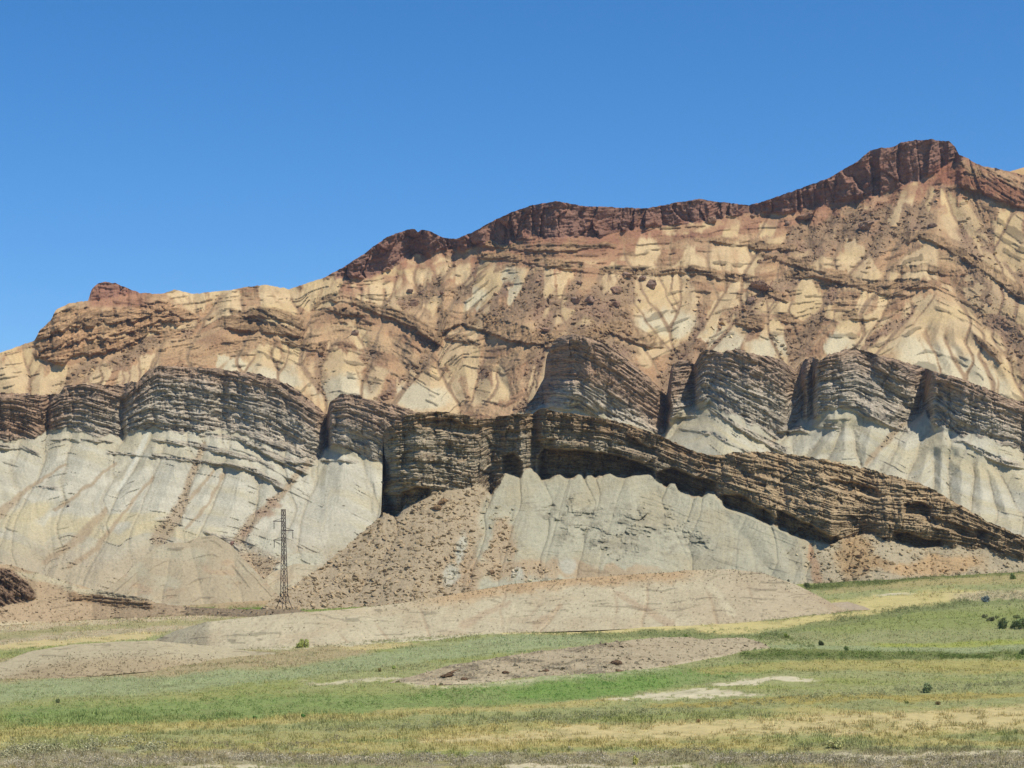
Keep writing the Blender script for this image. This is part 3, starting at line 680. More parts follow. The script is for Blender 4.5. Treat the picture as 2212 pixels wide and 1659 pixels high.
cb3 = [(800,1120),(838,1110),(853,1113),(875,1098),(905,1080),(940,1065),(980,1062),(1015,1055),(1040,1050),(1060,1068),(1075,1055),(1090,1020),(1110,1025),(1124,1032),(1132,1012),(1148,1010),(1158,1020),(1170,1035),(1186,1033),(1198,1024),(1210,1022),(1222,1032),(1238,1030),(1248,1023),(1256,1024),(1262,1034),(1268,1025),(1278,1024),(1286,1030),(1293,1024),(1304,1023),(1318,1020),(1332,1027),(1350,1030),(1370,1024),(1406,1021),(1418,1038),(1440,1050),(1448,1043),(1458,1043),(1466,1060),(1481,1066),(1518,1072),(1530,1064),(1544,1067),(1552,1080),(1568,1096),(1631,1116),(1680,1140),(1730,1160),(1796,1174),(1839,1157),(1876,1152),(1900,1160),(1931,1167),(1984,1180),(2034,1177),(2080,1180),(2121,1187),(2212,1210),(2330,1260),(2500,1330)]
kk = curve([(800,0.0),(1000,0.0),(1250,0.1),(1400,0.4),(1550,0.9),(1700,1.2),(1900,1.2),(2100,1.1),(2212,1.1)], DX)
cliff3 = m3.band([(x, y - 12) for x, y in T3], cb3, 0.1, 0.8, 10, 1.0, (815, 2600), 1)
m3.k = m3.k + cliff3 * kk * sst(0, 26, (curve(cb3, DX) - DY) - 30 - 14 * fbm(DX / 50, 0 * DX, 88, 3))
m3.integrate()
# local plan-form of the cliff: end face, clefts, buttresses (metres, + is further back)
plan = curve([(815,26),(830,20),(850,12),(880,4),(900,0),(960,2),(980,0),(1030,3),(1050,12),(1062,16),(1075,12),(1095,2),(1110,3),(1125,0),(1140,1),(1152,9),(1165,7),(1200,2),(1300,3),(1400,0),(1420,1),(1440,6),(1480,5),(1540,3),(1560,5),(1640,1),(1700,2),(1790,-2),(1830,4),(1860,6),(1900,0),(2212,0)], DX)
m3.off += cliff3 * gblur(plan, 1.5) * 1.0
# undercut caves along the foot of the cliff
cv = [((1160,985),(1175,980),(1250,975),(1330,985),(1390,1000),(1405,1005)), 9.0, (1160, 1410)]
def cave(topc, depth, xr, bot=cb3):
    t = curve(topc, UU / S) * S + 1.6 * fbm(UU / 9, 0 * UU, 90, 3); b = curve(bot, UU / S) * S
    m = sst(-1.0, 1.0, gy - t[None]) * sst(-1.2, 1.2, b[None] + 1.0 - gy)
    m = m * sst(xr[0] - 5, xr[0] + 8, DX) * sst(-xr[1] - 5, -xr[1] + 8, -DX)
    m3.off += 1.05 * depth * m
    return m
cm = cave([(1160,990),(1175,968),(1250,972),(1330,985),(1390,1003),(1405,1010)], 10.0, (1162, 1412))
cm = np.maximum(cm, cave([(1415,1020),(1450,1012),(1500,1030),(1545,1040)], 7.0, (1418, 1548)))
cm = np.maximum(cm, cave([(1555,1065),(1600,1070),(1660,1105)], 6.0, (1560, 1668)))
cm = np.maximum(cm, cave([(1675,1100),(1720,1120),(1800,1160)], 6.0, (1680, 1810)))
cm = np.maximum(cm, cave([(1925,1150),(1960,1150),(2000,1165),(2030,1168)], 6.0, (1930, 2035)))
cm = np.maximum(cm, cave([(825,1060),(860,1070),(900,1050),(935,1055)], 5.0, (828, 930)))
cm = np.maximum(cm, cave([(1085,985),(1110,980),(1130,1000)], 6.0, (1088, 1128)))
cm = np.maximum(cm, 0.6 * cave([(1950,1088),(1990,1085),(2010,1095)], 6.0, (1952, 2012), [(1950,1108),(2010,1112)]))
cave([(1780,1035),(1830,1040),(1900,1060)], 4.0, (1790, 1900), [(1780,1048),(1900,1075)])
cave([(2000,1110),(2100,1145)], 4.0, (1990, 2130), [(2000,1125),(2100,1160)])
cave([(1345,935),(1400,965)], 4.0, (1350, 1420), [(1345,960),(1420,985)])
cave([(970,905),(1010,920)], 3.0, (900, 1040), [(880,915),(1040,940)])
cave([(1100,960),(1200,945)], 3.0, (1155, 1200), [(1100,1000),(1210,960)])
G3 = [[(1050,1075),(1040,1150),(990,1230),(960,1270)],[(1062,930),(1058,1000),(1058,1060)],[(1800,1180),(1830,1220),(1850,1250)],[(1750,1180),(1745,1255)],
 [(780,1160),(700,1230)],[(1110,1100),(1080,1200),(1070,1250)],[(1300,1060),(1260,1150),(1240,1240)],[(1420,1060),(1480,1160),(1500,1240)],[(1560,1110),(1620,1180),(1660,1240)],[(2000,1190),(2020,1240)],[(1200,1060),(1160,1200)],
 [(1560,990),(1660,1060),(1760,1130)],[(1860,1040),(1840,1150)],[(900,1100),(820,1200),(760,1290)],[(2100,1190),(2160,1230)],[(1680,1150),(1720,1230)]]
m3.gullies(G3, 0.6, 15, 0.9)
m3.strata([(60, [(560,905),(826,905),(960,885),(1110,890),(1170,880),(1300,898),(1431,940),(1506,972),(1656,1005),(1784,1045),(1884,1080),(1984,1085),(2059,1095),(2134,1130),(2212,1165),(2500,1290)]),
 (-12, [(560,1060),(826,1060),(900,1055),(1030,1080),(1060,1040),(1150,1030),(1256,1026),(1406,1050),(1530,1100),(1680,1165),(1800,1210),(1876,1165),(1984,1185),(2121,1200),(2212,1235),(2500,1360)]),
 (-80, [(560,1330),(2500,1420)])])
m3.erode(90000, 140, 0.8, 0.6)
pale3 = A(180,173,150); tal3 = A(180,160,132)
m3.col[:] = pale3
m3.paint(0.6 * sst(-0.2, 0.5, fbm(DX / 70, DY / 45, 72, 4)), A(176,162,134))
m3.paint(0.55 * m3.blobs([(1230,1110,90,22,10),(1300,1160,130,25,12),(1380,1130,80,40,30),(1500,1180,90,40,25)], 30) * sst(-0.1, 0.35, fbm(DX / 16, DY / 9, 73, 4)), A(140,132,114))
lt = sst(-1066, -1036, -(DX + 0.12 * (DY - 1070) + 22 * fbm(DX / 26, DY / 50, 74, 4)))
m3.paint(0.95 * lt, tal3)
m3.paint(0.85 * m3.blobs([(1110,1230,110,26,-5),(1080,1170,36,70,10),(1250,1235,200,20),(1000,1240,60,40)], 22), A(180,156,126))
m3.paint(0.9 * m3.blobs([(995,1185,13,36,12),(975,1240,22,30,30),(1230,1225,20,18),(1120,1240,12,14)], 10), A(188,182,164))
rt = sst(1700, 1775, DX + 0.25 * (DY - 1200) + 45 * fbm(DX / 34, DY / 50, 75, 4))
m3.paint(0.9 * rt, A(180,164,136))
m3.paint(0.9 * m3.blobs([(1850,1200,44,50),(1840,1170,25,20),(1900,1220,40,18)], 18), A(172,144,108))
m3.paint(0.85 * m3.blobs([(2040,1222,90,26,-3),(1960,1230,40,14)], 14), A(190,158,118))
m3.paint(0.6 * m3.streams([[(1750,1180,5),(1765,1250,12)]], 5), A(180,140,108))
dk = A(146,118,88); dk2 = A(176,146,112)
m3.paint(0.97 * cliff3, A(200,182,156))
topd3 = (DY - curve(T3, DX))
m3.paint(cliff3 * sst(60, 12, topd3 + 16 * fbm(DX / 24, DY / 24, 76, 3)) * 0.9, dk2)
m3.paint(cliff3 * sst(1480, 1620, DX) * 0.85, A(202,174,136))
m3.paint(cliff3 * sst(0.0, 0.45, fbm(DX / 40, DY / 16, 77, 4)) * 0.4, A(160,130,98))
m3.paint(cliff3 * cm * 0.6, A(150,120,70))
crum = m3.blobs([(1250,1110,90,24,10),(1330,1150,130,34,14),(1400,1120,80,40,30),(1480,1150,80,30,25),(1250,1150,50,30,20),(1300,1185,60,20,20),(1230,1090,60,12),(1180,1110,40,10)], 26) * sst(-0.05, 0.25, fbm(DX / 14, DY / 8, 173, 4))
m3.cliff = np.maximum(m3.cliff, 0.55 * crum * (1 - cliff3))
rub3 = np.clip(lt + 0.8 * m3.blobs([(1850,1200,60,60),(1080,1170,36,80,10),(1110,1235,110,20)], 20) + 0.5 * rt, 0, 1) * (1 - cliff3)
m3.rub = np.clip(0.25 + 0.15 * rub3, 0, 1); m3.bedamp = np.full((H, W), 0.35)
m3.big = 7.0
m3.build(res=0.55, tjag=1.6, bed_m=2.4, bedcol=0.42, bedfreq=1.25, flap=((2, -1), (8, -4), (25, -16), (60, -50)))

# ================================================================== foothill at the lower left
T4 = [(-300,1180),(0,1218),(30,1222),(60,1232),(130,1252),(200,1272),(260,1283),(310,1292),(340,1303),(420,1312),(520,1316),(640,1316),(700,1330)]
B4 = [(-300,1380),(0,1352),(200,1338),(400,1332),(700,1336)]
m4 = Sheet("foothill", T4, B4, ground_depth(UU, np.interp(UU, np.array([-300, 0, 200, 400, 700]) * S, np.array([1380, 1352, 1338, 1332, 1336]) * S)), 1.8, 404)
m4.Df = np.clip(m4.Df, 400, 640)
m4.hi = 690 * S
slab = m4.band([(-300,1185),(0,1226),(30,1232),(60,1258),(80,1285)], [(-300,1340),(0,1308),(40,1303),(62,1296),(80,1290)], 0.4, 1.0, 4, 1.0, (-400, 76), 1)
sl2 = m4.band([(180,1278),(250,1280),(300,1288),(328,1305)], [(180,1300),(250,1310),(300,1312),(330,1318)], 0.9, 1.0, 4, 0.6, (150, 330), 2)
m4.integrate()
m4.gullies([[(70,1280),(60,1340)],[(190,1290),(180,1335)],[(250,1310),(240,1335)],[(120,1290),(110,1340)]], 0.4, 7)
m4.strata([(40, [(-300,1100),(0,1226),(80,1280),(180,1276),(300,1284),(700,1300)]), (-10, [(-300,1260),(0,1330),(80,1390),(180,1340),(700,1360)])])
m4.erode(20000, 60, 0.3)
m4.col[:] = A(180,156,126)
m4.paint(0.9 * m4.blobs([(50,1330,110,26),(150,1318,60,24)], 16), A(184,160,130))
m4.paint(0.9 * slab, A(150,122,100)); m4.paint(0.6 * sl2, A(170,138,104))
m4.paint(0.8 * m4.blobs([(100,1252,80,10,15),(220,1283,100,8,8)], 8), A(196,184,154))
m4.paint(0.8 * sst(1338, 1350, DY - 0.02 * DX + 4 * fbm(DX / 30, DY / 10, 78, 3)), A(202,188,156))
m4.rub = np.full((H, W), 0.7); m4.bedamp = np.full((H, W), 0.7)
m4.build(bed_m=3.0, bedfreq=0.8)

# ================================================================== low mounds on the valley floor
def mound(name, T, B, seed, slope=3.5, xr=(0, 2212), colf=None, amp=0.5, gul=None):
    b = curve(B, UU / S) * S
    m = Sheet(name, T, B, gblur(ground_depth(UU, np.maximum(b, 575))[None], 3)[0], slope, seed)
    m.lo, m.hi = xr[0] * S, xr[1] * S
    m.integrate()
    if gul: m.gullies(gul, 0.3, 6)
    amp = amp * 1.2; m.st = gblur((gy * 0.5 + 4 * fbm(gx / 60, gy / 30, seed, 3)), 1); m.erode(30000, 70, amp)
    if colf: colf(m)
    m.bedamp = np.full((H, W), 0.7)
    m.build(tjag=0.3, flap=((4, -0.3), (12, -2), (30, -6)))
    return m
MT = [(310,1392),(330,1385),(380,1362),(440,1345),(520,1335),(600,1327),(700,1320),(850,1306),(1000,1280),(1100,1263),(1200,1252),(1300,1245),(1450,1236),(1500,1231),(1580,1229),(1650,1238),(1720,1263),(1780,1293),(1815,1314),(1840,1318)]
MB = [(310,1394),(330,1390),(450,1404),(600,1400),(700,1394),(900,1379),(1100,1368),(1300,1361),(1500,1352),(1700,1338),(1800,1326),(1840,1319)]
def mc(m):
    m.col[:] = A(198,184,154)
    m.paint(0.7 * sst(-0.2, 0.5, fbm(DX / 90, DY / 30, 81, 4)), A(186,168,138))
    m.paint(0.85 * sst(0, 22, 30 - (DY - curve(MT, DX)) + 10 * fbm(DX / 30, DY / 15, 82, 3)) * sst(820, 1000, DX) * sst(-1560, -1450, -DX), A(188,156,118))
    m.paint(0.6 * sst(1450, 1600, DX), A(184,166,138))
    m.paint(0.5 * m.streams([[(1000,1350,10),(1100,1300,4)],[(1330,1280,3),(1450,1350,10)],[(1160,1350,10),(1210,1310,4)]], 6), A(178,150,122))
    m.paint(0.8 * m.streams([[(1530,1260,5),(1580,1320,9)]], 6), A(202,188,158))
    m.paint(0.5 * sst(0.5, 1.2, m.flow), A(170,146,118))
    m.rub = np.full((H, W), 0.8); m.ledge_lo = 0.7
mm1 = mound("long_mound", MT, MB, 505, 3.6, (312, 1838), mc, 1.1, [[(480,1350),(500,1398)],[(900,1310),(930,1372)],[(1080,1290),(1050,1366)],[(1400,1250),(1390,1354)],[(1520,1260),(1540,1348)],[(1700,1270),(1690,1335)],[(1000,1370),(1180,1300)],[(1330,1270),(1440,1350)],[(800,1320),(830,1380)],[(560,1350),(600,1395)],[(1610,1260),(1600,1340)],[(1210,1300),(1160,1360)],[(700,1340),(760,1390)]])
M2T = [(-300,1480),(0,1432),(60,1408),(150,1393),(250,1386),(330,1384),(450,1395),(540,1406),(600,1412)]
M2B = [(-300,1500),(0,1470),(150,1465),(330,1450),(450,1430),(540,1416),(600,1414)]
def mc2(m):
    m.col[:] = A(186,172,142)
    m.paint(0.7 * sst(20, 50, DY - curve(M2T, DX)), A(172,150,118))
    m.rub = np.full((H, W), 0.3)
mm2 = mound("low_mound", M2T, M2B, 606, 4.5, (-230, 596), mc2, 0.2)
M3T = [(820,1480),(900,1458),(960,1441),(1030,1428),(1100,1416),(1250,1397),(1340,1385),(1420,1377),(1490,1376),(1520,1382),(1560,1378),(1610,1378),(1645,1388),(1668,1402),(1680,1405)]
M3B = [(820,1482),(900,1480),(1000,1478),(1106,1472),(1200,1468),(1300,1463),(1420,1446),(1550,1424),(1640,1408),(1680,1406)]
def mc3(m):
    m.col[:] = A(180,164,136)
    m.paint(0.8 * sst(14, 0, curve(M3B, DX) - DY), A(206,190,160))
    m.rub = np.full((H, W), 0.9)
    m.paint(0.7 * sst(0.0, 0.4, fbm(DX / 40, DY / 9, 85, 3)), A(174,156,128))
    m.cliff = 0.85 * sst(-0.15, 0.2, fbm(DX / 60, DY / 12, 84, 3)) * sst(-1400, -1330, -DX)
mm3 = mound("rocky_mound", M3T, M3B, 707, 5.0, (822, 1678), mc3, 0.2)
M4T = [(1745,1324),(1770,1312),(1800,1302),(1830,1300),(1860,1308),(1880,1316)]
def mc4(m): m.col[:] = A(180,162,138)
mound("small_mound", M4T, [(1745,1325),(1880,1317)], 808, 3.5, (1745, 1880), mc4, 0.1)

# debris cones at the foot of the pale badlands
def cone(T, xr, D, seed, col, gul):
    m = Sheet("debris_mound", T, [(x, max(1318, y + 4)) for x, y in T], np.full(W, float(D)), 1.7, seed)
    m.lo, m.hi = xr[0] * S, xr[1] * S
    m.integrate(); m.gullies(gul, 0.45, 9)
    m.off += D / F * 14 * ((UU / S - (xr[0] + xr[1]) / 2) / (xr[1] - xr[0]) * 2)[None] ** 2
    m.strata([(20, T), (0, [(x, y + 70) for x, y in T]), (-20, [(x, y + 150) for x, y in T])]); m.erode(30000, 90, 0.5, 0.6)
    m.col[:] = col
    m.paint(0.6 * sst(-0.1, 0.4, fbm(DX / 60, DY / 30, seed, 4)), A(192,182,156)); m.paint(0.6 * sst(0.1, 0.5, fbm(DX / 50, DY / 25, seed + 3, 4)), A(184,156,126))
    m.bedamp = np.full((H, W), 0.6); m.rub = np.full((H, W), 0.35); m.build(tjag=0.4, flap=((4, -2), (14, -9), (40, -30)))
cone([(520,1318),(545,1270),(590,1235),(640,1217),(690,1222),(740,1250),(790,1296),(810,1318)], (520, 810), 700, 1501, A(190,174,146), [[(600,1240),(585,1310)],[(680,1230),(700,1310)]])
cone([(170,1318),(215,1285),(262,1248),(305,1208),(335,1184),(362,1172),(400,1172),(430,1160),(462,1156),(498,1176),(530,1212),(570,1252),(615,1300),(630,1318)], (170, 630), 660, 1502, A(182,166,138),
     [[(405,1176),(420,1230),(440,1310)],[(300,1230),(290,1310)],[(500,1190),(520,1300)],[(360,1200),(350,1310)]])

# ================================================================== valley floor
def mixc(c, m, rgb): return c * (1 - m[..., None]) + np.asarray(rgb) * m[..., None]
def ribbon(dx, dy, pts, warp):
    p = np.array(pts, float)
    yc = np.interp(dx, p[:, 0], p[:, 1]); w = np.interp(dx, p[:, 0], p[:, 2])
    x = sst(p[0, 0] - 30, p[0, 0] + 30, dx) * sst(-p[-1, 0] - 30, -p[-1, 0] + 30, -dx)
    d = np.abs(dy - yc + warp) / np.maximum(w, 1)
    f = 0.38 * fbm(dx / 16, dy / 3.2, 191, 4, 0.65)
    return x * (1 - sst(0.55, 1.25, d + f))
gg = A(152,152,94); ochre = A(186,168,112); tango = A(204,182,134); greyg = A(158,156,108); bright = A(134,148,90); bluish = A(156,160,120); straw = A(206,186,130); brush = A(156,142,118); dgreen = A(104,112,62); olive = A(152,146,92); soil = A(196,176,144); whites = A(214,198,170)
RB = [
 ([(-300,1290,36),(0,1290,40),(300,1290,30),(700,1280,30)], A(182,156,124), 1.0),
 ([(-300,1370,34),(0,1370,30),(300,1350,26),(600,1334,14)], A(188,168,138), 0.95),
 ([(-300,1350,12),(0,1352,10),(300,1338,8),(600,1330,8)], soil, 0.8), ([(-300,1374,7),(0,1374,6),(300,1352,6),(600,1336,6)], olive, 0.55),
 ([(-300,1402,6),(0,1395,6),(300,1374,6),(345,1370,5)], tango, 0.95),
 ([(-300,1450,30),(0,1450,28),(300,1440,35),(600,1420,22),(800,1400,20)], A(176,154,122), 0.8),
 ([(-300,1500,26),(0,1495,22),(300,1478,18),(600,1460,16),(850,1420,16),(1100,1392,18),(1300,1378,12)], bluish, 0.85),
 ([(450,1400,5),(600,1395,7),(800,1385,7),(1000,1372,4),(1300,1362,3),(1560,1352,4)], whites, 0.85),
 ([(740,1398,5),(850,1394,6),(900,1390,4)], tango, 0.8),
 ([(660,1475,5),(850,1473,6),(1000,1480,6),(1300,1466,5),(1440,1450,4)], whites, 0.75),
 ([(-300,1560,40),(0,1552,38),(600,1525,34),(1000,1505,30)], gg, 0.8),
 ([(0,1545,20),(300,1545,26),(550,1530,26),(800,1520,22),(1100,1497,24),(1350,1478,24),(1600,1450,16),(1700,1440,12)], bright, 0.8),
 ([(1100,1497,10),(1250,1488,18),(1450,1476,12)], A(118,144,72), 0.7),
 ([(-300,1615,12),(0,1590,12),(500,1565,12),(1000,1535,10),(1350,1510,8)], ochre, 0.75),
 ([(300,1600,12),(800,1568,14),(1150,1550,14),(1500,1530,14),(1900,1500,14),(2212,1480,14)], greyg, 0.85),
 ([(900,1600,10),(1200,1588,18),(1600,1572,20),(2000,1560,26),(2300,1550,26)], tango, 0.9),
 ([(200,1610,8),(800,1588,10),(1100,1580,10)], ochre, 0.8), ([(500,1630,8),(900,1615,10),(1200,1608,10),(1700,1610,12)], ochre, 0.7),
 ([(1400,1528,6),(1800,1512,10),(2300,1500,8)], A(176,152,82), 0.6),
 ([(1500,1450,8),(1800,1440,14),(2100,1440,16),(2300,1438,14)], A(176,160,100), 0.7),
 ([(1380,1486,6),(1480,1500,9),(1560,1492,6),(1600,1496,3)], whites, 0.0),
 ([(1310,1512,3),(1400,1506,8),(1520,1498,8),(1600,1500,5),(1650,1503,3)], whites, 0.95),
 ([(1540,1480,3),(1600,1474,7),(1700,1468,5),(1760,1470,3)], whites, 0.95),
 ([(1700,1345,20),(1900,1345,30),(2300,1350,45)], A(142,146,88), 0.8),
 ([(1900,1395,8),(2100,1386,6),(2300,1382,6)], A(168,170,78), 0.6),
 ([(1650,1380,12),(1900,1375,12),(2300,1365,14)], A(158,154,112), 0.6),
 ([(1600,1420,10),(1900,1418,14),(2100,1412,10),(2300,1412,10)], dgreen, 0.75),
 ([(1500,1400,6),(1900,1402,6),(2300,1398,8)], bluish, 0.8),
 ([(1000,1368,4),(1200,1364,6),(1400,1360,9),(1600,1350,17),(1800,1322,26),(1950,1299,24),(2050,1288,18),(2120,1278,6)], straw, 0.9),
 ([(1780,1275,8),(1900,1262,10),(2300,1240,14)], A(176,158,112), 0.85),
 ([(1740,1272,6),(1850,1256,12),(2000,1243,10),(2200,1232,8),(2320,1226,8)], dgreen, 0.8),
 ([(1900,1283,3),(1960,1280,3)], whites, 0.9),
 ([(1240,1372,6),(1500,1366,7),(1640,1374,8),(1750,1352,8),(1900,1330,8),(2000,1314,10),(2100,1302,8),(2300,1290,8)], A(128,132,86), 0.8),
 ([(2060,1290,10),(2200,1283,12),(2320,1278,14)], soil, 0.8),
 ([(1100,1358,3),(1500,1345,4),(1700,1334,5),(1850,1318,4)], A(128,130,84), 0.8),
 ([(1000,1355,2),(1300,1353,3),(1560,1345,3)], whites, 0.0),
 ([(0,1610,9),(300,1600,9),(500,1600,8),(900,1580,7)], greyg, 0.5),
 ([(-300,1640,20),(100,1640,22),(500,1640,16),(1000,1645,12),(1500,1640,16),(1900,1640,22),(2300,1645,26)], brush, 0.8),
 ([(380,1656,3),(480,1654,5),(620,1660,3)], whites, 0.85),
 ([(1050,1655,3),(1200,1652,5),(1500,1660,4)], whites, 0.8),
 ([(1800,1630,3),(1900,1634,5),(2000,1630,4),(2300,1625,4)], whites, 0.75),
 ([(300,1322,6),(450,1318,6),(600,1318,7),(800,1306,4),(900,1302,3)], A(124,140,70), 0.85),
 ([(220,1330,4),(330,1322,4),(480,1325,3)], A(130,140,84), 0.7),
]
def floor_col(dx, dy, seed=0):
    w = 10 * fbm(dx / 70, dy / 22, 91, 4) + 3 * fbm(dx / 14, dy / 6, 92, 3)
    sc = np.interp(dy, [1230, 1400, 1660], [0.35, 0.6, 1.0])
    w = w * sc
    c = np.zeros(dx.shape + (3,)) + greyg
    c = mixc(c, sst(-0.1, 0.4, fbm(dx / 260, dy / 16, 93, 4)), gg)
    c = mixc(c, 0.8 * sst(0.0, 0.4, fbm(dx / 220, dy / 12, 94, 4)) * sst(1480, 1540, dy), ochre)
    for pts, rgb, a in RB:
        if a > 0:
            m = ribbon(dx, dy, pts, w)
            if rgb is whites: m = m * sst(0.25, 0.5, vn(dx / 13, dy / 2.6, 192) * 0.6 + 0.4 * vn(dx / 5, dy / 1.6, 193) + 0.08 * m)
            c = mixc(c, a * m, rgb)
    c = mixc(c, 0.35 * sst(0.15, 0.5, fbm(dx / 60, dy / 7, 95, 4)) * sst(1500, 1560, dy), olive)
    c = mixc(c, 0.30 * sst(0.1, 0.5, fbm(dx / 45, dy / 5, 96, 4)), A(128,124,86))
    return c * np.array([1.03, 1.06, 1.02])
u = np.concatenate([np.arange(-700, -150, 10.0), np.arange(-150, 1174.01, 1.0), np.arange(1184, 1730, 10.0)])
pys = []; p = 800.0
yy = []
ygrid = 150.0 * (900.0 / 150.0) ** np.linspace(0, 1, 620)
X = ((u[None] - 512) / F) * ygrid[:, None]; Y = np.broadcast_to(ygrid[:, None], X.shape)
Z = ground_z(X, Y)
Z = Z + 0.22 * fbm(X / 9, Y / 9, 97, 4) + 0.5 * fbm(X / 40, Y / 40, 98, 3) * sst(170, 260, Y)
PYg = HY - Z / Y * F
# real terrace bank where the brush stands at the bottom of the picture
C = floor_col(np.broadcast_to(u[None], X.shape) / S, (HY - ground_z(X, Y) / Y * F) / S)
ny, nx = X.shape
i = np.arange(ny * nx).reshape(ny, nx)
qd = np.stack([i[:-1, :-1], i[:-1, 1:], i[1:, 1:], i[1:, :-1]], -1).reshape(-1, 4)
fo = mesh_np("valley_floor", np.stack([X, Y, Z], -1).reshape(-1, 3), qd, SOIL, True, C.reshape(-1, 3))
tag(fo, kind="structure")
# wide land sheet to the horizon, and the bank the camera stands on
xs = np.concatenate([-np.geomspace(6000, 300, 24), np.linspace(-280, 280, 41), np.geomspace(300, 6000, 24)])
ys = np.concatenate([[-3000, -800, -200, -60], np.linspace(-30, 160, 20), np.linspace(170, 900, 60), np.geomspace(950, 9000, 20)])
X, Y = np.meshgrid(xs, ys)
Yc = np.clip(Y, 150, 900)
Z = ground_z(np.clip(X, -0.4 * Yc, 0.4 * Yc), Yc) - 1.6 + 2 * fbm(X / 200, Y / 200, 99, 3) * sst(900, 1500, Y)
Z = np.where(Y < 150, -21.9 + (20.2) * sst(90, -10, Y), Z)
C = np.zeros(X.shape + (3,)) + greyg; C = mixc(C, sst(-0.1, 0.4, fbm(X / 90, Y / 60, 12, 4)), ochre)
ny, nx = X.shape; i = np.arange(ny * nx).reshape(ny, nx)
qd = np.stack([i[:-1, :-1], i[:-1, 1:], i[1:, 1:], i[1:, :-1]], -1).reshape(-1, 4)
tag(mesh_np("ground", np.stack([X, Y, Z], -1).reshape(-1, 3), qd, SOIL, True, C.reshape(-1, 3)), kind="structure")

# ================================================================== loose stones, scrub and grass (uncountable)
rng = np.random.RandomState(7)
def rock_proto(k, seed):
    import bmesh
    r = np.random.RandomState(seed)
    bm = bmesh.new()
    for _ in range(k):
        v = r.normal(size=3); v /= np.linalg.norm(v); v *= r.uniform(0.8, 1.05)
        bm.verts.new((v[0], v[1] * 0.85, v[2] * 0.5))
    res = bmesh.ops.convex_hull(bm, input=bm.verts)
    bmesh.ops.delete(bm, geom=[v for v in bm.verts if not v.link_faces], context='VERTS')
    bmesh.ops.triangulate(bm, faces=bm.faces)
    bm.verts.index_update()
    co = np.array([v.co[:] for v in bm.verts]); fa = np.array([[v.index for v in f.verts] for f in bm.faces])
    bm.free()
    return co, fa
PROT = [rock_proto(14, 900 + i) for i in range(8)]
def rotm(n, r, tilt=0.5):
    a = r.uniform(0, 2 * np.pi, n); b = r.normal(0, tilt, n); c = r.normal(0, tilt, n)
    ca, sa, cb_, sb, cc, sc_ = np.cos(a), np.sin(a), np.cos(b), np.sin(b), np.cos(c), np.sin(c)
    Z0 = np.zeros(n); O = np.ones(n)
    Rz = np.stack([ca, -sa, Z0, sa, ca, Z0, Z0, Z0, O], -1).reshape(n, 3, 3)
    Rx = np.stack([O, Z0, Z0, Z0, cb_, -sb, Z0, sb, cb_], -1).reshape(n, 3, 3)
    Ry = np.stack([cc, Z0, sc_, Z0, O, Z0, -sc_, Z0, cc], -1).reshape(n, 3, 3)
    return Rx @ Ry @ Rz
def scatter_rocks(name, P, C, size, r, tint=1.0, tilt=0.5):
    cos, fas, cols = [], [], []; base = 0
    which = r.randint(0, len(PROT), len(P))
    for k, (co, fa) in enumerate(PROT):
        ix = np.where(which == k)[0]
        if not len(ix): continue
        R = rotm(len(ix), r, tilt)
        v = np.einsum('nij,vj->nvi', R, co) * size[ix][:, None, None] + P[ix][:, None, :]
        cos.append(v.reshape(-1, 3)); fas.append((fa[None] + (np.arange(len(ix)) * len(co))[:, None, None]).reshape(-1, 3) + base)
        cols.append(np.repeat(C[ix] * (tint * r.uniform(0.75, 1.25, (len(ix), 1))), len(co), 0)); base += len(ix) * len(co)
    o = mesh_np(name, np.concatenate(cos), None, STONE, False, np.concatenate(cols), tris=np.concatenate(fas))
    return tag(o, kind="stuff")
def psize(r, n, lo, hi, p=2.5): return lo + (hi - lo) * r.uniform(0, 1, n) ** p
P, C = m3.pick(rub3 * (1 - cliff3), 10500, rng)
sz = psize(rng, len(P), 0.12, 1.3, 7.0)
tag(scatter_rocks("rubble", P, C * np.array([1.05, 1.0, 0.93]), sz, rng), "tan and orange rubble strewn over the talus below the dark cliff", "rubble")
P, C = m1.pick(np.clip(deb, 0, 1) * (1 - cap), 5000, rng)
tag(scatter_rocks("rubble", P, C * 1.0 * np.array([1.04, 1.0, 0.92]), psize(rng, len(P), 0.35, 2.4, 4.0), rng), "brown rubble on the upper mountain slopes below the cap rock", "rubble")
gm2 = m2.streams([[(440,960,5),(410,1040,8),(385,1110,14),(345,1160,20)],[(640,1030,6),(590,1085,9),(545,1125,11),(515,1165,12)],[(1971,892,6),(1909,962,7)],[(545,1240,60),(600,1290,40)],[(1130,870,14),(1110,900,10)]], 5, 5)
P, C = m2.pick(gm2 * (1 - cliff2), 1500, rng)
tag(scatter_rocks("rubble", P, C * 1.05, psize(rng, len(P), 0.25, 1.3, 4.0), rng), "pinkish brown rubble lying in the gullies of the pale badlands", "rubble")
P, C = mm3.pick(np.ones((H, W)), 800, rng)
tag(scatter_rocks("rubble", P, C * 0.95, psize(rng, len(P), 0.12, 0.55, 3.0), rng), "small flat stones covering the low rocky mound in the meadow", "rubble")
P, C = m4.pick(np.ones((H, W)), 1500, rng)
tag(scatter_rocks("rubble", P, C * 0.8, psize(rng, len(P), 0.15, 0.7, 3), rng), "small stones on the foothill at the lower left", "rubble")

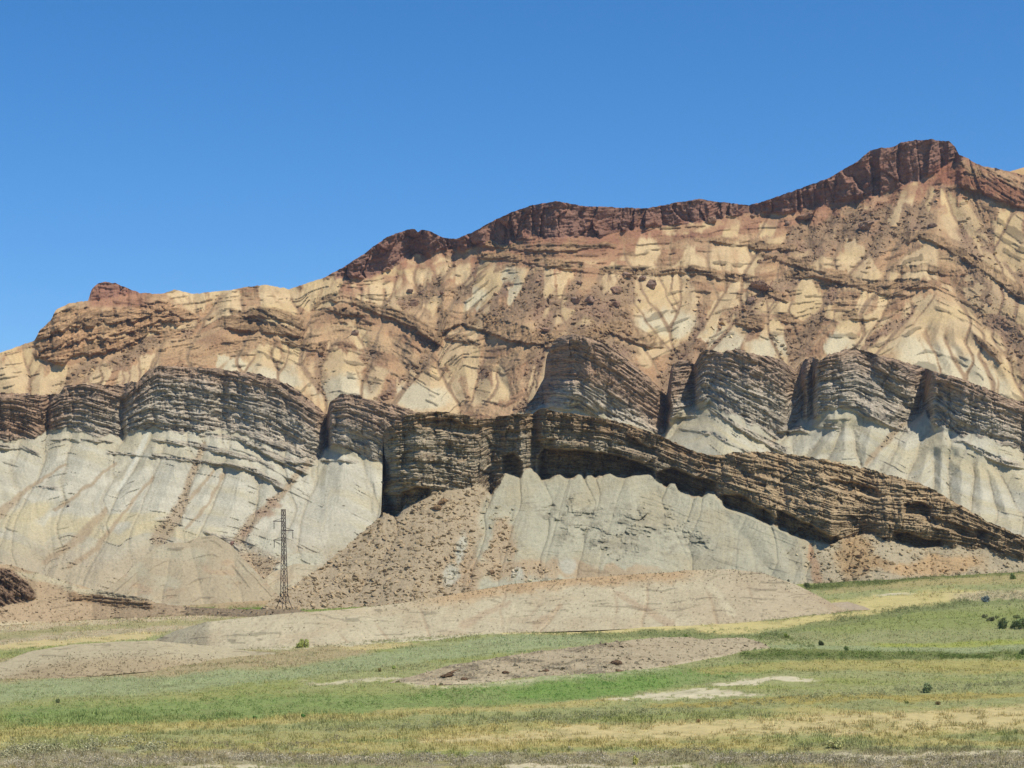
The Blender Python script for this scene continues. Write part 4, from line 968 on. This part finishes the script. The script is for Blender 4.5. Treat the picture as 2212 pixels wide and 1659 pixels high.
def leaf_cloud(P, hgt, wid, nl, leaf, r, top=0.0):
    """for each point a clump of nl leaf-sized triangles spread through a dome"""
    n = len(P); N = n * nl
    c = np.repeat(P, nl, 0); h = np.repeat(hgt, nl); w = np.repeat(wid, nl); lf = np.repeat(leaf, nl)
    a = r.uniform(0, 2 * np.pi, N); q = np.sqrt(r.uniform(0, 1, N)); zz = r.uniform(0, 1, N)
    rad = w * q * np.sqrt(np.clip(1 - zz ** 2, 0, 1)) 
    ctr = c + np.stack([rad * np.cos(a), rad * np.sin(a), h * (top + (1 - top) * zz)], -1)
    d = r.normal(size=(N, 3, 3)) * lf[:, None, None] * 0.6
    v = ctr[:, None, :] + d
    return v.reshape(-1, 3), np.arange(N * 3).reshape(-1, 3), N
def scrub(name, P, C, h, w, nl, leaf, r, label, cat):
    v, f, N = leaf_cloud(P, h, w, nl, leaf, r)
    col = np.repeat(np.repeat(C, nl, 0) * r.uniform(0.65, 1.3, (N, 1)), 3, 0)
    return tag(mesh_np(name, v, None, GRASS, False, col, tris=f), label, cat, kind="stuff")
def on_floor(dx, dy):
    px, py = dx * S, dy * S
    y = ground_depth(px, py); x = (px - 512) / F * y
    z = ground_z(x, y) + 0.22 * fbm(x / 9, y / 9, 97, 4) + 0.5 * fbm(x / 40, y / 40, 98, 3) * sst(170, 260, y)
    return np.stack([x, y, z], -1)
# grass: blades in tufts over the whole meadow, even in picture area
n = 185000
dx = rng.uniform(-420, 2700, n); dy = 1235 + (1720 - 1235) * rng.uniform(0, 1, n) ** 0.75
P = on_floor(dx, dy); C = floor_col(dx, dy)
keep = (P[:, 1] < 640) & (P[:, 1] > 140) & ((C[:, 0] - C[:, 2] * 1.2 < 0.9)) & (C.sum(1) < 1.02)
P, C, dx, dy = P[keep], C[keep], dx[keep], dy[keep]
n = len(P); pm = P[:, 1] / F
clump = 0.5 + 0.8 * vn(dx / 26, dy / 7, 123)
hb = pm * rng.uniform(1.1, 3.0, n) * clump
nb = 3
a = rng.uniform(0, 2 * np.pi, (n, nb)); o1 = rng.normal(0, 1, (n, nb, 2)) * (pm * 0.9)[:, None, None]
base = P[:, None, :] + np.concatenate([o1, np.zeros((n, nb, 1)) - 0.05], -1)
wv = np.stack([np.cos(a), np.sin(a), 0 * a], -1) * (pm * 0.33)[:, None, None]
tip = base + np.concatenate([rng.normal(0, 0.45, (n, nb, 2)) * hb[:, None, None], (hb[:, None] * rng.uniform(0.6, 1.1, (n, nb)))[..., None]], -1)
v = np.stack([base - wv, base + wv, tip], 2).reshape(-1, 3)
bright_ = 1.28 * rng.uniform(0.74, 1.30, (n, 1)) * (0.88 + 0.24 * vn(dx / 14, dy / 5, 124))[:, None]
cc = np.repeat(C * bright_ * (1 + rng.normal(0, 0.06, (n, 3))), nb * 3, 0)
tag(mesh_np("grass", v, None, GRASS, False, cc, tris=np.arange(len(v)).reshape(-1, 3)), "mixed green and dry golden grass covering the meadow", "grass", kind="stuff")
# scrub belts
# taller weeds and seed heads nearest the camera
n = 26000
dx = rng.uniform(-120, 2340, n); dy = 1540 + 190 * rng.uniform(0, 1, n)
P = on_floor(dx, dy); C = floor_col(dx, dy); k = (C.sum(1) < 1.02) & (vn(dx / 34, dy / 8, 141) > 0.35) & (P[:, 1] > 140); P, C = P[k], C[k]; n = len(P); pm = P[:, 1] / F
nb = 6; o1 = rng.normal(0, 1, (n, nb, 2)) * (pm * 1.4)[:, None, None]; base = P[:, None, :] + np.concatenate([o1, np.zeros((n, nb, 1)) - 0.05], -1)
a = rng.uniform(0, 2 * np.pi, (n, nb)); wv = np.stack([np.cos(a), np.sin(a), 0 * a], -1) * (pm * 0.42)[:, None, None]; hb = pm * rng.uniform(2.5, 6.5, n)
tip = base + np.concatenate([rng.normal(0, 0.3, (n, nb, 2)) * hb[:, None, None], (hb[:, None] * rng.uniform(0.5, 1.1, (n, nb)))[..., None]], -1)
v = np.stack([base - wv, base + wv, tip], 2).reshape(-1, 3)
tag(mesh_np("grass", v, None, GRASS, False, np.repeat(C * rng.uniform(1.02, 1.5, (n, 1)), nb * 3, 0), tris=np.arange(len(v)).reshape(-1, 3)), "taller weedy grass in the nearest part of the meadow", "grass", kind="stuff")
SB = [([(330,1300,10),(450,1304,8),(560,1306,8)], 160, (130,120,90), 3), ([(230,1345,8),(420,1330,8),(560,1330,5)], 160, (112,118,72), 3), ([(450,1402,4),(700,1395,5),(900,1381,4),(1100,1370,4),(1300,1363,3)], 300, (120,116,84), 3), ([(-100,1642,12),(100,1618,12),(250,1612,14),(360,1625,14)], 420, (146,142,112), 9), ([(-100,1655,14),(500,1642,12),(1000,1642,10),(1500,1640,12),(1900,1648,16),(2330,1650,20)], 2600, (160,150,130), 6),
 ([(350,1605,8),(600,1612,8),(760,1600,7)], 160, (130,120,100), 5), ([(700,1582,5),(900,1570,8),(1150,1558,10),(1300,1550,10)], 420, (134,132,100), 5),
 ([(1250,1552,8),(1500,1535,10),(1900,1500,10),(2212,1478,10)], 700, (132,132,98), 5), ([(1100,1360,3),(1300,1352,4),(1500,1347,4),(1700,1336,5),(1850,1320,4)], 330, (104,108,70), 3.4),
 ([(1742,1272,5),(1800,1262,10),(1900,1256,12),(2000,1246,10),(2100,1236,7),(2212,1230,6),(2320,1224,6)], 1100, (92,100,56), 3.4), ([(1150,1372,4),(1450,1370,6),(1600,1362,6),(1700,1372,10)], 300, (112,120,76), 3.6),
 ([(1640,1380,12),(1700,1385,14),(1760,1400,12)], 160, (108,116,72), 4), ([(1800,1340,6),(1900,1325,8),(2000,1312,8),(2100,1298,6)], 420, (112,116,78), 3.6), ([(2060,1290,10),(2200,1290,14),(2320,1288,14)], 240, (120,116,92), 3.6),
 ([(1600,1418,8),(1800,1418,9),(1950,1416,8),(2050,1420,6),(2212,1420,6)], 620, (92,106,54), 4.6), ([(300,1322,5),(450,1318,6),(600,1317,7),(760,1308,5),(900,1302,3)], 420, (96,112,52), 3.0), ([(220,1330,3),(480,1324,4)], 120, (104,112,66), 3.0),
 ([(0,1450,34),(300,1440,38),(600,1425,20)], 750, (112,112,74), 2.6), ([(450,1398,7),(700,1394,8),(900,1384,7),(1050,1378,5)], 300, (112,106,82), 2.8), ([(600,1440,16),(900,1440,12)], 240, (122,120,84), 2.8),
 ([(0,1548,30),(500,1530,30),(1000,1505,22)], 700, (96,116,62), 4.2), ([(900,1505,16),(1350,1480,18),(1600,1452,12)], 260, (94,128,62), 4.2), ([(1450,1632,10),(1500,1622,12),(1560,1630,8)], 120, (140,134,104), 6),
 ([(1700,1618,10),(1800,1612,14),(1900,1625,8),(2200,1620,8)], 260, (136,130,96), 5), ([(1600,1568,6),(2212,1570,6)], 30, (110,116,70), 5), ([(0,1500,10),(500,1480,12)], 120, (118,122,86), 3)]
Ps, Cs, hs_, ws, ls = [], [], [], [], []
for pts, n, rgb, px_ in SB:
    p = np.array(pts, float); x = rng.uniform(p[0, 0], p[-1, 0], n); x = x + 0
    y = np.interp(x, p[:, 0], p[:, 1]) + rng.normal(0, 0.55, n) * np.interp(x, p[:, 0], p[:, 2])
    k = vn(x / 40, y / 10, 131) > 0.30; x, y = x[k], y[k]
    q = on_floor(x, y); pm = q[:, 1] / F; r_ = rng.uniform(0.5, 1.15, len(x)) * px_ * pm
    Ps.append(q); Cs.append(1.75 * np.tile(A(*rgb), (len(x), 1)) * rng.uniform(0.7, 1.25, (len(x), 1))); hs_.append(r_ * 0.75); ws.append(r_ * 0.75); ls.append(0.5 * pm * (px_ / 4))
P, C = np.concatenate(Ps), np.concatenate(Cs)
scrub("scrub", P, C, np.concatenate(hs_), np.concatenate(ws), 26, np.concatenate(ls), rng, "low grey green scrub growing in belts across the meadow", "scrub")
mk = m1.T * 0
crest = np.clip(1 - (DY - curve(MT, DX)) / 34.0, 0, 1) * sst(760, 900, DX) * sst(-1760, -1700, -DX) + 0.05
P, C = mm1.pick(crest, 620, rng); pm = P[:, 1] / F
P2, C2 = mm2.pick(sst(14, 30, DY - curve(M2T, DX)), 620, rng)
P3, C3 = mm3.pick(np.ones((H, W)), 200, rng)
P = np.concatenate([P, P2, P3]); pm = P[:, 1] / F; n = len(P)
scrub("scrub", P, np.tile(A(108,100,70), (n, 1)) * rng.uniform(0.7, 1.2, (n, 1)), pm * rng.uniform(0.8, 1.7, n), pm * rng.uniform(0.7, 1.6, n), 14, pm * 0.42, rng, "tiny dark tussocks dotting the bare mounds", "scrub")

# ================================================================== single bushes
def bush(dx, dy, wpx, hpx, rgb, label, name="bush", sheet=None, cat="bush", seed=0, dens=1.0, grp="bushes standing apart in the meadow"):
    r = np.random.RandomState(3000 + seed)
    b = Vector(on_floor(np.array([float(dx)]), np.array([float(dy)]))[0]) if sheet is None else sheet.near(dx, dy)
    pm = b.y / F * S
    w = wpx * pm / 2; h = hpx * pm
    root = bpy.data.objects.new(name, None); root.location = b; SC.collection.objects.link(root)
    tag(root, label, cat, grp)
    # crown: several uneven lobes filled with leaf-sized faces
    nl = 9; L = []
    for i in range(nl):
        a = r.uniform(0, 6.28); q = r.uniform(0.1, 0.85)
        L.append((q * w * math.cos(a), q * w * math.sin(a), h * r.uniform(0.12, 0.62)))
    P = np.array(L); n = int(130 * dens)
    N = nl * n
    c = np.repeat(P, n, 0); d = r.normal(size=(N, 3)); d /= np.linalg.norm(d, axis=1)[:, None]
    c = c + d * (r.uniform(0.2, 1, (N, 1)) ** 0.5) * np.array([w * 0.42, w * 0.42, h * 0.36]); c[:, 2] = np.abs(c[:, 2])
    v = (c[:, None, :] + r.normal(size=(N, 3, 3)) * max(w, h) * 0.06).reshape(-1, 3)
    lobe = np.repeat(r.uniform(0.75, 1.25, nl), n)
    col = np.repeat(A(*rgb) * (lobe * r.uniform(0.6, 1.35, N))[:, None], 3, 0)
    mesh_np("crown", v, None, GRASS, False, col * 2.9, tris=np.arange(N * 3).reshape(-1, 3), parent=root)
    vs, fs = [], []
    for i in range(7):
        a = r.uniform(0, 6.28); t = np.array([math.cos(a) * w * 0.6, math.sin(a) * w * 0.6, h * r.uniform(0.5, 0.85)])
        add_bar(vs, fs, np.zeros(3) - np.array([0, 0, 0.1]), t * 0.5 + np.array([0, 0, h * 0.08]), 0.05 * h, 0.03 * h, 5); add_bar(vs, fs, t * 0.5 + np.array([0, 0, h * 0.08]), t, 0.03 * h, 0.01 * h, 5)
    mesh_np("stem", np.array(vs), np.array(fs), GRASS, False, np.tile(A(110,92,70), (len(vs), 1)), parent=root)
    return root
def add_bar(vs, fs, p, q, r0, r1, n=4):
    p = np.asarray(p, float); q = np.asarray(q, float); d = q - p; d /= np.linalg.norm(d) + 1e-9
    a = np.cross(d, [0, 0, 1.0] if abs(d[2]) < 0.9 else [1.0, 0, 0]); a /= np.linalg.norm(a); b = np.cross(d, a)
    k = len(vs)
    for c, r in ((p, r0), (q, r1)):
        for i in range(n):
            t = 2 * math.pi * (i + 0.5) / n; vs.append(c + r * (a * math.cos(t) + b * math.sin(t)))
    for i in range(n): fs.append([k + i, k + (i + 1) % n, k + n + (i + 1) % n, k + n + i])
    if n == 4: fs.append([k + 3, k + 2, k + 1, k]); fs.append([k + 4, k + 5, k + 6, k + 7])
gd = (92,104,58); dk_ = (70,76,46)
bush(652,1399,26,20,(124,128,72),"solitary olive green bush on the white edge below the long mound",seed=1)
bush(1742,1270,20,13,dk_,"dark bush at the right end of the long mound",seed=2)
bush(2168,1358,26,26,(82,88,58),"tall round bush, biggest of the cluster fully inside the right edge",seed=3)
bush(2204,1358,30,26,(78,86,54),"large bush touching the right edge of the picture",seed=4)
bush(2187,1358,11,11,(84,90,58),"small bush between the two big ones near the right edge",seed=5)
bush(2126,1338,13,10,(88,88,66),"leftmost small bush of the cluster near the right edge",seed=6)
bush(2139,1346,17,12,(84,84,60),"low wide bush just left of the tall round one",seed=7)
bush(2153,1340,6,8,(92,96,62),"tiny bush behind the gap left of the tall round one",seed=8)
bush(2196,1338,16,10,(86,92,60),"low bush behind the two big ones at the right edge",seed=9)
bush(2188,1250,14,14,(80,92,50),"green bush below the right end of the dark cliff",seed=10)
bush(2129,1300,16,15,(84,92,92),"bluish bush on the rocky field edge at right",seed=11)
bush(1773,1395,12,12,(66,72,46),"compact dark bush in the meadow right of the rocky mound",seed=12)
bush(1701,1380,16,12,(92,102,46),"yellowish green bush behind the right tip of the rocky mound",seed=13)
bush(1827,1408,13,10,(96,108,64),"pale green bush in the meadow beside the dark reed belt",seed=14)
bush(2002,1496,22,24,(104,112,80),"tall spindly grey green bush standing in the lower right meadow",seed=15)
bush(1959,1524,9,7,(92,96,52),"small bush below the spindly grey green bush",seed=16)
bush(2027,1524,14,9,(104,92,64),"low brownish bush right below the spindly grey green bush",seed=17)
bush(549,1553,10,9,(52,84,36),"small very dark green bush in the left meadow",seed=18)
bush(126,1517,12,10,(92,98,66),"small grey bush at the far left of the meadow",seed=19)
bush(1371,1650,14,20,(132,128,78),"upright olive bush at the bottom edge of the picture",seed=20)
bush(1511,1562,18,9,(112,92,62),"low brown bush alone in the golden grass",seed=21)
bush(1806,1615,44,24,(136,134,92),"big pale wispy shrub in the lower right foreground",seed=22)
bush(850,1444,13,9,(112,122,66),"light green bush at the left tip of the rocky mound",seed=23)
bush(820,1453,8,10,(110,100,64),"thin brownish bush left of the rocky mound",seed=24)
bush(2210,1412,14,16,(88,96,60),"half hidden bush on the right edge above the ochre grass",seed=25)
bush(1480,1372,12,7,(88,104,48),"small bright bush behind the crest of the rocky mound",seed=26)
bush(655,1550,9,9,(48,96,42),"dark green clump inside the bright green strip",seed=27)

# ================================================================== single boulders
def boulder(sheet, dx, dy, wpx, hpx, rgb, label, seed, grp="big brown boulders fallen from the cap rock"):
    import bmesh
    r = np.random.RandomState(5000 + seed)
    b = sheet.near(dx, dy); pm = b.y / F * S
    bm = bmesh.new()
    for _ in range(22):
        v = r.normal(size=3); v /= np.linalg.norm(v)
        v = np.sign(v) * np.abs(v) ** 0.8
        bm.verts.new((v[0] * wpx * pm / 2, v[1] * wpx * pm / 2, v[2] * hpx * pm / 2))
    bmesh.ops.convex_hull(bm, input=bm.verts)
    bmesh.ops.delete(bm, geom=[v for v in bm.verts if not v.link_faces], context='VERTS')
    bmesh.ops.bevel(bm, geom=bm.edges[:], offset=0.06 * wpx * pm, segments=1, affect='EDGES')
    bmesh.ops.triangulate(bm, faces=bm.faces)
    bmesh.ops.subdivide_edges(bm, edges=bm.edges[:], cuts=1, use_grid_fill=True)
    for v in bm.verts: v.co += Vector(r.normal(size=3)) * 0.022 * wpx * pm
    bm.verts.index_update(); bmesh.ops.triangulate(bm, faces=bm.faces)
    co = np.array([v.co[:] for v in bm.verts]); fa = np.array([[v.index for v in f.verts] for f in bm.faces]); bm.free()
    o = mesh_np("boulder", co, None, STONE, False, np.tile(A(*rgb), (len(co), 1)) * r.uniform(0.85, 1.12, (len(co), 1)), tris=fa)
    o.location = b + Vector((0, -0.15 * wpx * pm, 0.1 * hpx * pm)); o.rotation_euler = (r.normal(0, .15), r.normal(0, .2), r.uniform(0, 6))
    tag(o, label, "boulder", grp)
bl = (170,140,120)
for i, (x, y, w, h, lab) in enumerate([
 (1536,478,26,20,"rough brown block hanging just under the cap cliff, in the middle"),
 (1406,616,26,24,"big brown boulder on the upper left edge of the cream fan"),
 (1388,604,18,14,"smaller boulder just above and left of the big one on the cream fan edge"),
 (1331,628,30,17,"long brown boulder left of the cream fan"),
 (1273,652,27,24,"largest round boulder in the brown debris slope"),
 (1243,650,24,18,"boulder touching the largest round one on its left side"),
 (1333,658,22,15,"angular boulder right of the largest round one"),
 (1381,650,10,8,"small boulder low on the cream fan edge"),
 (1351,595,26,14,"dark slab lying above the long brown boulder"),
 (1180,716,22,14,"dark boulder at the foot of the debris, behind the pointed grey cliff"),
 (1151,578,12,12,"small boulder under the ledge band, far left of the debris"),
 (1252,611,16,8,"small flat boulder above the largest round one"),
 (895,658,20,24,"upright dark boulder below the left knoll of the cap"),
 (885,630,18,10,"flat boulder high on the slope below the left cap knoll"),
 (910,634,16,8,"flat reddish boulder beside the one below the left cap knoll"),
 (955,634,15,7,"thin slab right of the flat boulders below the left knoll"),
 (2014,488,22,11,"pointed dark boulder below the summit block"),
 (1868,492,40,20,"wide rough outcrop boulder on the slope left below the summit"),
 (1736,472,44,16,"long broken boulder under the rising right part of the cap"),
 (1700,483,14,12,"small boulder at the left end of the long broken one"),
 (1626,468,12,9,"small boulder close under the thin middle of the cap"),
 (1640,622,50,20,"long dark outcrop boulder halfway up, right of the cream fan"),
 (1622,652,24,20,"reddish boulder below the left end of the long dark outcrop"),
 (768,722,22,16,"lone boulder at the centre left below the ledge tiers"),
]):
    boulder(m1, x, y, w * 0.9, h * 0.9, bl if i % 3 else (174,138,114), lab, i)
for i, (x, y, w, h, lab) in enumerate([(945,1098,20,14,"dark broken block at the top of the talus under the left cliff end"),(955,1085,26,12,"flat slab just above the dark broken block on the talus"),
  (1062,1237,14,10,"dark boulder at the foot of the talus near the pale strip"),(1855,1203,15,9,"tan boulder in the middle of the right rubble fan"),(1870,1230,12,7,"flat boulder low in the right rubble fan")]):
    boulder(m3, x, y, w, h, (160,130,98), lab, 50 + i, "blocks on the talus of the dark cliff")
for i, (x, y, w, h, lab) in enumerate([(965,1461,32,11,"dark ragged ledge rock at the lower left edge of the rocky mound"),(1003,1467,18,6,"thin dark slab just right of the ragged ledge rock"),
  (1332,1433,28,12,"dark brown block in the middle of the rocky mound"),(1180,1450,16,6,"small dark slab on the left half of the rocky mound"),(1092,1452,18,6,"flat dark slab near the left tip of the rocky mound"),(1340,1451,24,6,"long thin slab below the dark brown block")]):
    boulder(mm3, x, y, w, h, (120,96,76), lab, 90 + i, "dark slabs on the rocky mound")
boulder(m2, 502, 1176, 13, 12, (160,124,108), "pinkish boulder at the mouth of the gully left of the pylon", 70, "blocks in the pale gully")
boulder(m2, 147, 1094, 6, 6, (120,110,100), "tiny dark stone alone on the pale striped slope at left", 71, "blocks in the pale gully")

# ================================================================== the pylon
steel = bpy.data.materials.new("weathered_steel"); steel.use_nodes = True
nt = steel.node_tree; b_ = nt.nodes['Principled BSDF']; b_.inputs['Roughness'].default_value = 0.75; b_.inputs['Metallic'].default_value = 0.0
nz = nt.nodes.new('ShaderNodeTexNoise'); nz.inputs['Scale'].default_value = 1.5
cr = nt.nodes.new('ShaderNodeValToRGB'); cr.color_ramp.elements[0].color = (0.030, 0.022, 0.020, 1); cr.color_ramp.elements[1].color = (0.085, 0.045, 0.032, 1)
nt.links.new(nz.outputs['Fac'], cr.inputs[0]); nt.links.new(cr.outputs[0], b_.inputs['Base Color'])
glass = bpy.data.materials.new("insulator_ceramic"); glass.use_nodes = True
glass.node_tree.nodes['Principled BSDF'].inputs['Base Color'].default_value = (0.06, 0.05, 0.045, 1)
glass.node_tree.nodes['Principled BSDF'].inputs['Roughness'].default_value = 0.4
def plain(name, vs, fs, mat, parent):
    me = bpy.data.meshes.new(name); me.from_pydata([tuple(v) for v in vs], [], [list(f) for f in fs]); me.materials.append(mat)
    o = bpy.data.objects.new(name, me); SC.collection.objects.link(o); o.parent = parent
    return o
pb = Vector(on_floor(np.array([614.0]), np.array([1321.0]))[0])
UM = pb.y / F * S * 0.1514       # metres per traced unit of the close-up
py_ = bpy.data.objects.new("power_pylon", None); py_.location = pb - Vector((0, 0, 0.3)); SC.collection.objects.link(py_)
tag(py_, "tall rusty lattice power pylon with three arms standing before the pale slope", "pylon")
ang = math.radians(38)
def corner(i, half, z, cx=0.0):
    a = ang + math.pi / 2 * i + math.pi / 4
    return np.array([cx + half * 1.4142 * math.cos(a), half * 1.4142 * math.sin(a), z])
def zc(c): return (1585 - c) * UM + 0.3
lv = [(130, 29), (250, 30), (390, 31), (565, 32), (800, 38), (1000, 43), (1262, 52), (1360, 46)]
def halfat(c):
    return np.interp(c, [q[0] for q in lv], [q[1] for q in lv]) * UM * 0.72
def cxat(c): return np.interp(c, [130, 1360], [-12, 0]) * UM
vs, fs = [], []
rows = []; c = 130.0
while c < 1355: rows.append(c); c += 2.0 * halfat(c) / UM * 1.25
rows.append(1360.0)
for i in range(4):
    for c0, c1 in zip(rows[:-1], rows[1:]):
        p0, p1 = corner(i, halfat(c0), zc(c0), cxat(c0)), corner(i, halfat(c1), zc(c1), cxat(c1))
        q0, q1 = corner(i + 1, halfat(c0), zc(c0), cxat(c0)), corner(i + 1, halfat(c1), zc(c1), cxat(c1))
        add_bar(vs, fs, p0, p1, 0.125, 0.125)
        k = rows.index(c0)
        if k % 2: add_bar(vs, fs, p0, q1, 0.055, 0.055)
        else: add_bar(vs, fs, q0, p1, 0.055, 0.055)
        if k % 4 == 0: add_bar(vs, fs, p0, q0, 0.075, 0.075)
plain("lattice_mast", vs, fs, steel, py_)
for i in range(4):
    vs, fs = [], []
    p = corner(i, halfat(1360), zc(1360)); t = corner(i, 98 * UM, -0.1)
    add_bar(vs, fs, p, t, 0.11, 0.12); m_ = p * 0.5 + t * 0.5
    add_bar(vs, fs, corner(i + 1, halfat(1360), zc(1360)) * 0.9 + p * 0.1, m_, 0.045, 0.045)
    add_bar(vs, fs, corner(i - 1, halfat(1360), zc(1360)) * 0.9 + p * 0.1, m_, 0.045, 0.045)
    plain("leg", vs, fs, steel, py_)
for sx, c, reach, cb_ in ((-1, 298, 150, 255), (1, 430, 145, 386), (-1, 567, 150, 525)):
    vs, fs = [], []; z = zc(c); x0 = cxat(c); L = reach * UM * sx; hh_ = halfat(c)
    tip = np.array([x0 + L, 0, z])
    for yo in (-1, 1):
        add_bar(vs, fs, np.array([x0 - 0.2 * sx, yo * hh_ * 0.8, z]), tip, 0.17, 0.15)
        add_bar(vs, fs, np.array([x0 + 0.3 * sx, yo * hh_ * 0.8, zc(cb_)]), tip, 0.07, 0.07)
    for t in (0.35, 0.65):
        add_bar(vs, fs, np.array([x0 + L * t, -hh_ * 0.8 * (1 - t), z]), np.array([x0 + L * t, hh_ * 0.8 * (1 - t), z]), 0.05, 0.05)
    arm = plain("crossarm", vs, fs, steel, py_)
    vs, fs = [], []; xi = x0 + L * 0.9
    add_bar(vs, fs, [xi, 0, z], [xi, 0, z - 115 * UM], 0.08, 0.08)
    for k in range(9):
        zz = z - (22 + k * 9.5) * UM
        add_bar(vs, fs, [xi, 0, zz], [xi, 0, zz - 0.09], 0.17, 0.13, 8)
    plain("insulator", vs, fs, glass, arm)

# ================================================================== thin desert haze
HZ = 0.00006
me = bpy.data.meshes.new("haze")
x0, x1, y0, y1, z0, z1 = -3500, 3500, -400, 4200, -60, 420
vs = [(x, y, z) for z in (z0, z1) for y in (y0, y1) for x in (x0, x1)]
me.from_pydata(vs, [], [(0,2,3,1),(4,5,7,6),(0,1,5,4),(1,3,7,5),(3,2,6,7),(2,0,4,6)])
hm = bpy.data.materials.new("haze_air"); hm.use_nodes = True
nt = hm.node_tree; nt.nodes.clear()
ho = nt.nodes.new('ShaderNodeOutputMaterial'); hv = nt.nodes.new('ShaderNodeVolumePrincipled')
hv.inputs['Color'].default_value = (0.86, 0.90, 1.0, 1); hv.inputs['Density'].default_value = HZ; hv.inputs['Anisotropy'].default_value = 0.3
nt.links.new(hv.outputs[0], ho.inputs['Volume'])
me.materials.append(hm)
hz = bpy.data.objects.new("haze", me); hz["kind"] = "stuff"; SC.collection.objects.link(hz)
